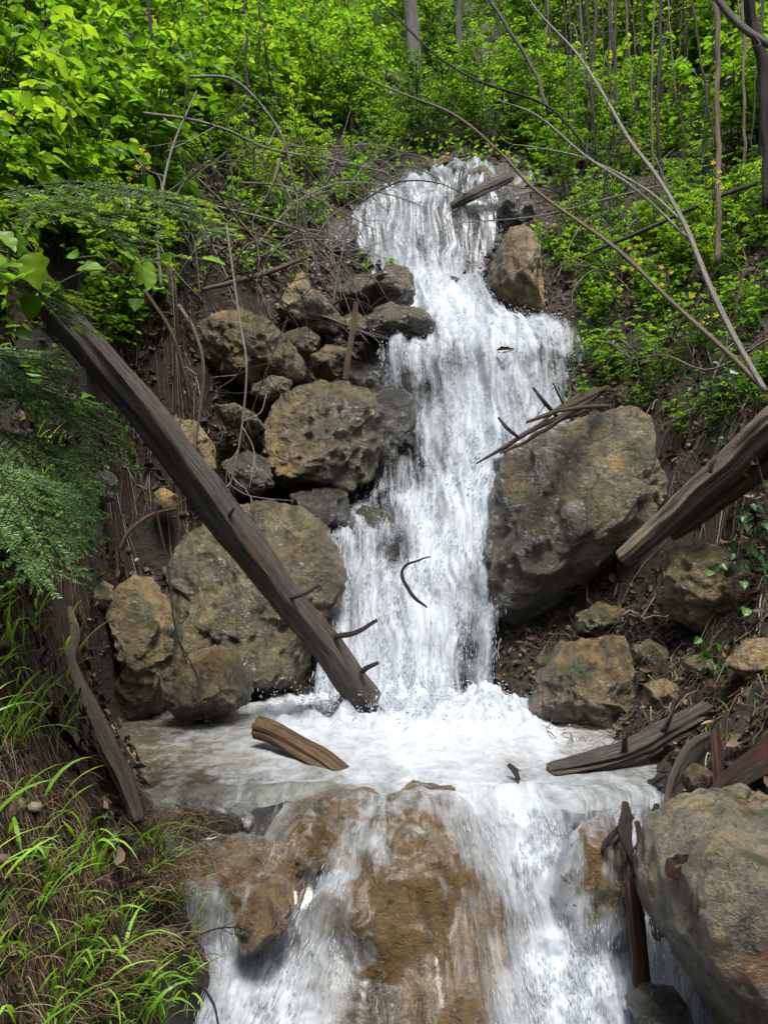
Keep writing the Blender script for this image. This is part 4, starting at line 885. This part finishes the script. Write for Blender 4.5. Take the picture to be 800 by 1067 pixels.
# bare trunks
def trunk(label, rows, r0, mat, seed, cat='tree trunk'):
    pts = PT(rows); loc = pts[0]; mb = MB(); mb.tube(pts, [r0, r0 * .95, r0 * .85], n=30, sides=12, rough=.1, lobes=.1, seed=seed, wob=.02)
    return tag(mb.build('tree_trunk', mat, loc=loc), label, cat, 'bare trunks and stems in the wood')
trunk('pale tan stem standing straight up in front of the right slope', [(747,275,5.2),(748,125,5.3),(744,-40,5.4)], .019, M['twig_tan'], 1)
trunk('dark stem standing just left of the pale tan stem', [(688,190,7.0),(685,110,7.0),(690,-40,7.1)], .016, M['twig_dark'], 2)
trunk('grey lichened trunk behind the head of the falls', [(440,165,10.0),(432,70,10.2),(425,-60,10.4)], .10, M['bark_grey'], 3)
trunk('slim grey trunk right of the lichened trunk', [(478,130,11.0),(478,40,11.0),(480,-50,11.1)], .05, M['bark_grey'], 4)
trunk('dark trunk at the right edge of the photo', [(800,215,4.6),(795,90,4.6),(775,-40,4.5)], .035, M['twig_dark'], 5)
trunk('grey leaning stem at top centre right', [(572,118,6.5),(553,68,6.6),(504,-10,6.8)], .016, M['bark_grey'], 6)
for i, (x0_, x1_, y_) in enumerate([(598,590,205),(612,600,190),(606,622,200),(622,606,200),(635,640,195),(648,630,190),(660,668,180),(590,562,180),(640,655,190),(708,715,170),(672,700,180),(764,770,170)]):
    trunk('one of the thin brown stems rising in a clump right of the falls', [(x0_, y_, 8.8 + .12 * i), ((x0_ + x1_) / 2 + 3, y_ / 2, 8.9 + .12 * i), (x1_, -50, 9.1 + .12 * i)], (.010 + .007 * (i % 3)), M['bark_grey'] if i % 4 == 1 else M['bark'], 10 + i)
ts = np.random.default_rng(61)
for i in range(26):
    x0_ = ts.uniform(560, 800); y_ = ts.uniform(120, 215); dd_ = float(hit(np.array([x0_]), np.array([y_]))[0]) - .05; x1_ = x0_ + ts.normal(0, 28)
    trunk('one of the wiry upright stems crowding the upper right slope', [(x0_, y_ + 6, dd_), ((x0_ + x1_) / 2 + ts.normal(0, 6), y_ / 2, dd_), (x1_, -40, dd_ + .1)], ts.uniform(.006, .014), M[['bark', 'twig_dark', 'twig_tan'][i % 3]], 70 + i)
for i, (x0_, x1_, y_, d_) in enumerate([(40,62,180,5.6),(258,252,130,7.5),(205,212,120,7.3),(165,150,110,6.6),(290,262,120,8)]):
    trunk('thin dark stem in the left thicket', [(x0_, y_, d_), ((x0_ + x1_) / 2 + 2, y_ / 2, d_), (x1_, -50, d_ + .1)], .012 + .004 * (i % 2), M['twig_dark'], 40 + i)

# ground cover: leaves too many to count over the wooded slopes
r = np.random.default_rng(91); m = 30000
Y_ = 3.2 + 15 * r.random(m) ** 1.3; X_ = r.uniform(-.62, .62, m) * (Y_ + 1)
ok = ~((np.abs(X_ - .3) < 1.15) & (Y_ < 8.6)); z_ = H(X_, Y_); ok &= (z_ > -.1)
dens = fbm(np.stack([X_, Y_, z_], 1) * .9, 3); ok &= dens > np.where((X_ > 1.0) & (Y_ < 8.2), .32, np.where(Y_ < 6.5, .12, -.25))
X_, Y_, z_ = X_[ok], Y_[ok], z_[ok]; m = len(X_); Ls = r.uniform(.03, .085, m)
dv = r.normal(0, 1, (m, 3)); dv[:, 2] *= .4; nm = np.array([0, -.25, 1.]) + r.normal(0, .4, (m, 3))
V, Q, T = leaf_arrays(np.stack([X_, Y_, z_ + r.uniform(.02, .28, m)], 1), dv, nm, Ls, Ls * .7)
tag(mesh_np('ground_cover', V, [Q, T], M['leaf']), kind='stuff')
# leaf litter
m = 120000; X_ = r.uniform(-2.6, 3.6, m); Y_ = r.uniform(1.4, 10, m); z_ = H(X_, Y_); ok = (z_ > WL + .04) & (fbm(np.stack([X_, Y_, z_], 1) * 1.3 + 5, 3) > -.2)
X_, Y_, z_ = X_[ok], Y_[ok], z_[ok]; m = len(X_); e = .03
sl_ = np.sqrt(1 + ((H(X_ + e, Y_) - z_) / e) ** 2 + ((H(X_, Y_ + e) - z_) / e) ** 2); ok = r.random(m) < np.clip(sl_ / 4.0, 0, 1) ** 1.1
X_, Y_, z_ = X_[ok], Y_[ok], z_[ok]; m = len(X_)
gx = (H(X_ + e, Y_) - z_) / e; gy = (H(X_, Y_ + e) - z_) / e; nm = np.stack([-gx, -gy, np.ones(m)], 1); nm /= np.linalg.norm(nm, axis=1)[:, None]
Ls = .014 + .065 * r.random(m) ** 1.7; dv = r.normal(0, 1, (m, 3)); dv -= nm * (dv * nm).sum(1)[:, None]
V, Q, T = leaf_arrays(np.stack([X_, Y_, z_], 1) + nm * r.uniform(.004, .03, m)[:, None], dv, nm + r.normal(0, .5, (m, 3)), Ls, Ls * r.uniform(.3, .8, m), curl=-.2, fold=.3)
tag(mesh_np('leaf_litter', V, [Q, T], M['litter']), kind='stuff')

# thin roots and brushwood lying along the banks, too many to count
def strands(name, n_, seed, mat, ln, rad, regions, hgt):
    r = np.random.default_rng(seed); px = []; py = []
    for (a, b, c, d_, wt) in regions:
        k = int(n_ * wt); px.append(r.uniform(a, b, k)); py.append(r.uniform(c, d_, k))
    px = np.concatenate(px); py = np.concatenate(py); d = hit(px, py); ok = ~np.isnan(d) & (d < 11); px, py, d = px[ok], py[ok], d[ok]
    k = len(px); seg = 7; x = (px - CX) / F * d; y = d.copy(); az = r.uniform(-3.6, .5, k); L = r.uniform(*ln, k); pts = np.zeros((k, seg, 3)); hg = r.uniform(*hgt, k); ph = r.uniform(0, 6, k)
    for i in range(seg):
        pts[:, i, 0] = x; pts[:, i, 1] = y; pts[:, i, 2] = np.maximum(H(x, y), WL - .02) + hg * (.25 + np.abs(np.sin(ph + i * .8)))
        az = az + r.normal(0, .28, k); x = x + np.cos(az) * L / seg; y = y + np.sin(az) * L / seg * .8
    t = np.gradient(pts, axis=1); t /= np.linalg.norm(t, axis=2)[..., None] + 1e-9
    a = np.cross(t, np.array([.2, .1, 1.0])); a /= np.linalg.norm(a, axis=2)[..., None] + 1e-9; b = np.cross(t, a)
    R_ = r.uniform(rad[0], rad[1], k)[:, None] * np.linspace(1, .35, seg)[None, :]
    V = np.stack([pts + (a * math.cos(th) + b * math.sin(th)) * R_[..., None] for th in (0, 2.09, 4.19)], 2)
    base = (np.arange(k) * seg * 3)[:, None, None]; q = np.array([[i * 3 + j, i * 3 + (j + 1) % 3, i * 3 + 3 + (j + 1) % 3, i * 3 + 3 + j] for i in range(seg - 1) for j in range(3)])[None]
    return tag(mesh_np(name, V.reshape(-1, 3), [(base + q).reshape(-1, 4)], mat), kind='stuff')
strands('fine_roots', 1700, 31, M['root'], (.06, .3), (.001, .003), [(100, 350, 200, 560, .4), (540, 810, 210, 560, .4), (540, 810, 620, 800, .2)], (.005, .05))
strands('brushwood', 900, 32, M['root'], (.15, .6), (.0022, .006), [(100, 360, 180, 540, .5), (540, 810, 210, 560, .3), (560, 810, 620, 800, .2)], (.01, .07))
strands('bank_straw', 2000, 33, M['straw'], (.06, .22), (.001, .0024), [(0, 195, 820, 1067, .5), (150, 215, 880, 1067, .25), (0, 95, 560, 830, .4)], (.005, .03))
# small clods and gravel on the banks
v0, f0 = icosphere(1); r = np.random.default_rng(44); m = 26000
X_ = r.uniform(-2.6, 3.4, m); Y_ = r.uniform(1.5, 8.5, m); z_ = H(X_, Y_); ok = (z_ > WL - .1) & (fbm(np.stack([X_, Y_, z_], 1) * 1.6 + 9, 3) > -.25)
X_, Y_, z_ = X_[ok], Y_[ok], z_[ok]; m = len(X_); sz = .006 + .02 * r.random(m) ** 3
V = v0[None] * (sz[:, None, None] * r.uniform(.6, 1.4, (m, 1, 3))) * (1 + r.normal(0, .16, (m, len(v0), 1))) + np.stack([X_, Y_, z_], 1)[:, None, :]
tag(mesh_np('gravel', V.reshape(-1, 3), [((np.arange(m) * len(v0))[:, None, None] + f0[None]).reshape(-1, 3)], M['clod']), kind='stuff')

# grass on the left bank
def blades(name, n_, region, seed, Lr, Wr, mat, lean, up=1.0, hang=.9, seg=7, thr=-.12):
    r = np.random.default_rng(seed); px, py = [], []
    for (x0, x1, y0, y1, wt) in region:
        k = int(n_ * wt); px.append(r.uniform(x0, x1, k)); py.append(r.uniform(y0, y1, k))
    px = np.concatenate(px); py = np.concatenate(py); d = hit(px, py); ok = ~np.isnan(d) & (d < 7); px, py, d = px[ok], py[ok], d[ok]
    tuft = fbm(np.stack([px / 26, py / 30, np.full(len(px), seed)], 1), 2); ok = tuft > thr; px, py, d = px[ok], py[ok], d[ok]
    k = len(px); X = (px - CX) / F * d; Z = H(X, d); base = np.stack([X, d, Z - .01], 1)
    Ln = r.uniform(*Lr, k); az = r.normal(lean, .9, k); hd = np.stack([np.cos(az), np.sin(az), np.zeros(k)], 1)
    t = np.linspace(0, 1, seg); bend = r.uniform(.4, 1.3, k) * hang
    W = r.uniform(*Wr, k)
    out = np.zeros((k, seg, 2, 3)); p = base.copy(); ang = r.uniform(.1, .6, k)
    side = np.cross(hd, [0, 0, 1.0]); side += r.normal(0, .35, (k, 3)); side /= np.linalg.norm(side, axis=1)[:, None]
    for i in range(seg):
        wd = W * (1 - t[i] ** 2.2) * (.6 + .8 * min(t[i] * 3, 1) * .5)
        out[:, i, 0] = p - side * wd[:, None] * .5; out[:, i, 1] = p + side * wd[:, None] * .5
        a_ = ang + bend * 1.9 * t[i]
        p = p + (hd * np.sin(a_)[:, None] + np.array([0, 0, up]) * np.cos(a_)[:, None]) * (Ln / seg)[:, None]
    b = (np.arange(k) * seg * 2)[:, None, None]; q = np.array([[2 * i, 2 * i + 1, 2 * i + 3, 2 * i + 2] for i in range(seg - 1)])[None]
    return tag(mesh_np(name, out.reshape(-1, 3), [(b + q).reshape(-1, 4)], mat), kind='stuff')
blades('grass', 1600, [(-60, 80, 520, 800, .35), (-60, 130, 830, 1100, .3), (40, 175, 880, 1100, .3), (-40, 60, 500, 620, .12), (150, 205, 890, 1067, .17)], 5, (.08, .28), (.005, .013), M['grass'], -.7, hang=.8, thr=.05)
blades('dry_grass', 1500, [(160, 215, 890, 1067, .35), (-60, 90, 560, 850, .4), (0, 175, 820, 1100, .6)], 6, (.06, .24), (.0015, .004), M['straw'], -.9, .5, 1.5)
blades('slope_grass', 500, [(600, 800, 240, 480, .7), (700, 800, 650, 780, .3)], 7, (.08, .22), (.002, .004), M['grass'], -2.0)
blades('dry_stalks', 2200, [(560, 810, 250, 520, .6), (560, 800, 640, 800, .4)], 8, (.05, .25), (.001, .003), M['straw'], -1.6, .6, 1.3)

# fir boughs on the left
def make_bough(seed, Ln=.75, bright=True):
    r = np.random.default_rng(seed); root = empty('fir_bough'); mb = MB()
    c = spline([(0, 0, 0), (Ln * .5, 0, .03), (Ln, 0, -.12)], 60); mb.tube([(0, 0, 0), (Ln * .5, 0, .03), (Ln, 0, -.12)], [.006, .004, .0015], n=14, sides=6)
    tw = [(c, .0)]; tips = []
    for k in range(30):
        t_ = .12 + .86 * k / 30; i = int(t_ * 59); sg = 1 if k % 2 else -1; l_ = .30 * (1 - t_) ** .75 * r.uniform(.75, 1.1) + .05
        d_ = np.array([.75, sg * .75, r.normal(-.12, .08)]); p0 = c[i]; p1 = p0 + unit(d_) * l_ * .5; p2 = p1 + unit(d_ + np.array([.25, 0, -.2])) * l_ * .5
        mb.tube([p0, p1, p2], [.003, .002, .001], n=6, sides=4); cc = spline([p0, p1, p2], 30); tw.append((cc, 1)); tips.append((p2, unit(p2 - p1)))
        for k2 in range(int(l_ / .05)):
            j = r.integers(5, 28); sg2 = 1 if k2 % 2 else -1; dd = unit(unit(p2 - p0) * .8 + sg2 * np.cross(unit(p2 - p0), [0, 0, 1]) * .7); q0 = cc[j]; q1 = q0 + dd * r.uniform(.04, .09)
            mb.tube([q0, q1], [.0015, .0008], n=4, sides=3); tw.append((spline([q0, q1], 12), 1)); tips.append((q1, dd))
    pos, dr, nm = [], [], []
    for cc, _ in tw:
        ln = np.linalg.norm(cc[-1] - cc[0]); m_ = int(ln / .0026); ii = np.linspace(0, len(cc) - 2, max(m_, 2)).astype(int)
        for q_, i in enumerate(ii):
            td = unit(cc[i + 1] - cc[i]); sd = np.cross(td, [0, 0, 1.0]); sg = 1 if q_ % 2 else -1
            pos.append(cc[i] + (cc[i + 1] - cc[i]) * r.random()); dr.append(td * .6 + sd * sg + np.array([0, 0, r.normal(.15, .25)])); nm.append([r.normal(0, .3), r.normal(0, .3), 1])
    def needles(pos, dr, nm, L, W):
        pos = np.array(pos); dr = np.array(dr); nm = np.array(nm, float); dr /= np.linalg.norm(dr, axis=1)[:, None]; s_ = np.cross(nm, dr); s_ /= np.linalg.norm(s_, axis=1)[:, None] + 1e-9
        k = len(pos); V = np.stack([pos - s_ * W * .5, pos + s_ * W * .5, pos + dr * L * .8 + s_ * W * .4, pos + dr * L, pos + dr * L * .8 - s_ * W * .4], 1).reshape(-1, 3)
        return V, np.arange(k * 5).reshape(-1, 5)
    mb.build('twig', M['twig_dark'], root)
    V, f = needles(pos, dr, nm, .016, .0026); mesh_np('needles', V, [f], M['fir'], root)
    pos, dr, nm = [], [], []
    for p_, d_ in tips:
        if r.random() < (.45 if bright else .6):
            for q_ in range(34):
                f_ = q_ / 34; pos.append(p_ + d_ * .05 * f_); a_ = r.uniform(0, 6.28); o_ = np.cross(d_, [math.cos(a_), math.sin(a_), .6]); dr.append(d_ * .9 + unit(o_) * .7); nm.append(r.normal(0, 1, 3))
    V, f = needles(pos, dr, nm, .012, .0028); mesh_np('new_shoots', V, [f], M['fir_tip' if bright else 'fir'], root)
    return root
bgh = [make_bough(1), make_bough(2, .6, False), make_bough(3, .45)]; bu = [False] * 3
fir = [('fir bough reaching right at head height with bright tips', (-20,205,2.3), -.15, .05, 1.0),
       ('fir bough with bright tips just below the topmost fir bough', (10,225,2.0), -.35, .12, .9),
       ('drooping dark fir bough in front of the upper log', (-60,360,2.5), -.4, .3, .85),
       ('dark fir bough hanging lowest over the leaning log', (-40,390,2.6), -.25, .30, 1.05),
       ('dark fir bough sagging beside the top of the grassy bank', (-40,430,2.4), -.5, .5, 1.0),
       ('small fir bough drooping just above the left grass', (-30,470,2.2), -.6, .55, .85),
       ('short fir bough at the left edge below the maple leaves', (-70,270,2.2), .1, .2, .9)]
for i, (lb, p_, rz, dn, sc) in enumerate(fir):
    k = {0: 0, 1: 2, 6: 2, 7: 0, 8: 0}.get(i, 1); o = bgh[k] if not bu[k] else copy_tree(bgh[k]); bu[k] = True
    o.location = P(*p_); o.rotation_euler = (vr.normal(0, .25), dn, rz); o.scale = (sc,) * 3; tag(o, lb, 'fir bough', 'fir boughs at the left edge')

# ivy, flowers, big leaves
def leaf_plant(name, label, cat, centre, n_, spread, ll, mat, seed, stemmat, group=None, nv_=(0, -.7, .6), hang=.0, wid=.9, lobes=.0):
    r = np.random.default_rng(seed); root = empty(name, centre); tag(root, label, cat, group); mb = MB(); pos, dr, nm = [], [], []
    for k in range(n_):
        e = r.normal(0, 1, 3) * np.array(spread); e[2] -= hang * abs(r.normal()); mb.tube([(0, .03, 0), e * .5 + np.array([0, 0, .03]), e], [.0025, .002, .0015], n=6, sides=4)
        pos.append(e); dr.append(np.array([e[0] * 2, -.3, -.3 + e[2]]) + r.normal(0, .4, 3)); nm.append(np.array(nv_) + r.normal(0, .3, 3))
    mb.build('stem', stemmat, root); Ls = ll * r.uniform(.6, 1.2, n_); V, Q = fine_leaf(np.array(pos), np.array(dr, float), np.array(nm), Ls, Ls * wid, lobes); mesh_np('leaves', V, [Q], mat, root)
    return root
leaf_plant('ivy', 'ivy trailing down the right bank beside the split log', 'ivy', P(786,535,4.0), 30, (.06,.05,.2), .06, M['ivy'], 1, M['twig_dark'])
leaf_plant('ivy', 'ivy sprig on top of the pale boulder under the log', 'ivy', P(765,585,4.05), 16, (.09,.05,.05), .055, M['ivy'], 2, M['twig_dark'])
leaf_plant('ivy', 'ivy patch on the bare right bank above the split log', 'ivy', P(728,398,4.6), 20, (.12,.05,.12), .06, M['ivy'], 3, M['twig_dark'])
for px, py, n_ in [(650,372,14),(700,432,16),(765,470,18),(690,335,14),(772,415,16),(620,318,12),(795,590,16)]:
    d_ = float(hit(np.array([px]), np.array([py]))[0])
    leaf_plant('ivy', 'small ivy tuft clinging to the root-hung right bank', 'ivy', P(px, py, d_ - .03), n_, (.11,.05,.10), .052, M['ivy'], px, M['twig_dark'], 'ivy tufts on the right bank', hang=.08)
leaf_plant('herb', 'two-leaved green plant in the dark litter by the small stones', 'herb', P(738,685,3.95), 8, (.07,.05,.06), .06, M['leaf_d'], 4, M['leaf_d'])
leaf_plant('herb', 'round-leaved plant at the foot of the grassy bank', 'herb', P(32,745,2.35), 4, (.03,.03,.03), .07, M['ivy'], 5, M['leaf_d'])
leaf_plant('herb', 'small round leaf plant at the brink of the muddy bank', 'herb', P(78,850,2.45), 3, (.02,.02,.02), .05, M['ivy'], 6, M['leaf_d'])
leaf_plant('maple_sprig', 'maple sprig with big bright leaves at the far left edge', 'sprig', P(5,260,1.5), 9, (.09,.08,.05), .085, M['leaf_y'], 7, M['twig_tan'], nv_=(0,-.35,.9), wid=.95, lobes=.16)
leaf_plant('maple_sprig', 'leafy sprig hanging over the top of the leaning log', 'sprig', P(130,285,2.7), 12, (.11,.08,.05), .085, M['leaf_y'], 8, M['twig_tan'], nv_=(0,-.35,.9), wid=.8)
leaf_plant('maple_sprig', 'long-leaved sprig in front of the left thicket', 'sprig', P(120,205,2.6), 12, (.16,.1,.05), .10, M['leaf_y'], 9, M['twig_tan'], nv_=(0,-.3,.9), wid=.4)
leaf_plant('maple_sprig', 'cluster of bright leaves beside the fir bough at the left edge', 'sprig', P(30,300,2.2), 12, (.12,.08,.06), .07, M['leaf'], 10, M['twig_tan'], nv_=(0,-.35,.9), wid=.75)
for i, (px, py, d) in enumerate([(742,190,5.2),(695,285,5.3),(640,288,5.6),(130,190,4.6),(270,30,6.5),(662,268,5.5),(728,325,4.8),(150,170,4.7)]):
    c = P(px, py, d); r = np.random.default_rng(400 + i); root = empty('flower', c); tag(root, 'small yellow flowers on a thin stalk among the green leaves', 'flower', 'yellow flowers on the slopes')
    mb = MB(); blooms = []
    for k in range(4):
        e = r.normal(0, .05, 3); mb.tube([(0, 0, -.25), e * .5, e], [.002, .002, .001], n=5, sides=4); blooms.append(e)
    mb.build('stem', M['leaf_d'], root)
    for e in blooms:
        ag = [j * 1.257 for j in range(5)]
        V, Q, T = leaf_arrays(np.array([e] * 5), np.array([[math.cos(a_), -.3, math.sin(a_)] for a_ in ag]), np.array([[0, -1, .4]] * 5, float), np.full(5, .02), np.full(5, .016))
        mesh_np('blossom', V, [Q, T], M['flower'], root)
def one_leaf(label, px, py, d, L, W, dv, nv_):
    V, Q = fine_leaf(np.zeros((1, 3)), np.array([dv], float), np.array([nv_], float), [L], [W], .1, curl=-.1)
    o = mesh_np('fallen_leaf', V, [Q], M['wet_leaf']); o.location = P(px, py, d); return tag(o, label, 'leaf')
v_, f_ = ROCKS['near speckled boulder with orange stain at the lower right']
bv = BVHTree.FromPolygons([Vector(x) for x in v_], [tuple(int(i) for i in x) for x in f_])
hp = bv.ray_cast(Vector((0, 0, 0)), Vector(P(703, 910, 1)).normalized())
n_ = np.array(hp[1]); n_ = n_ if n_[1] < 0 else -n_
lv = one_leaf('dark wet leaf stuck on the near speckled boulder', 703, 910, 2, .10, .066, (.8, -.1, .6), tuple(n_)); lv.location = hp[0] + Vector(n_) * .03
one_leaf('dark leaf caught on the white shelf of the falls', 517, 366, 6.1, .14, .07, (1, 0, .05), (0, -1, .5))
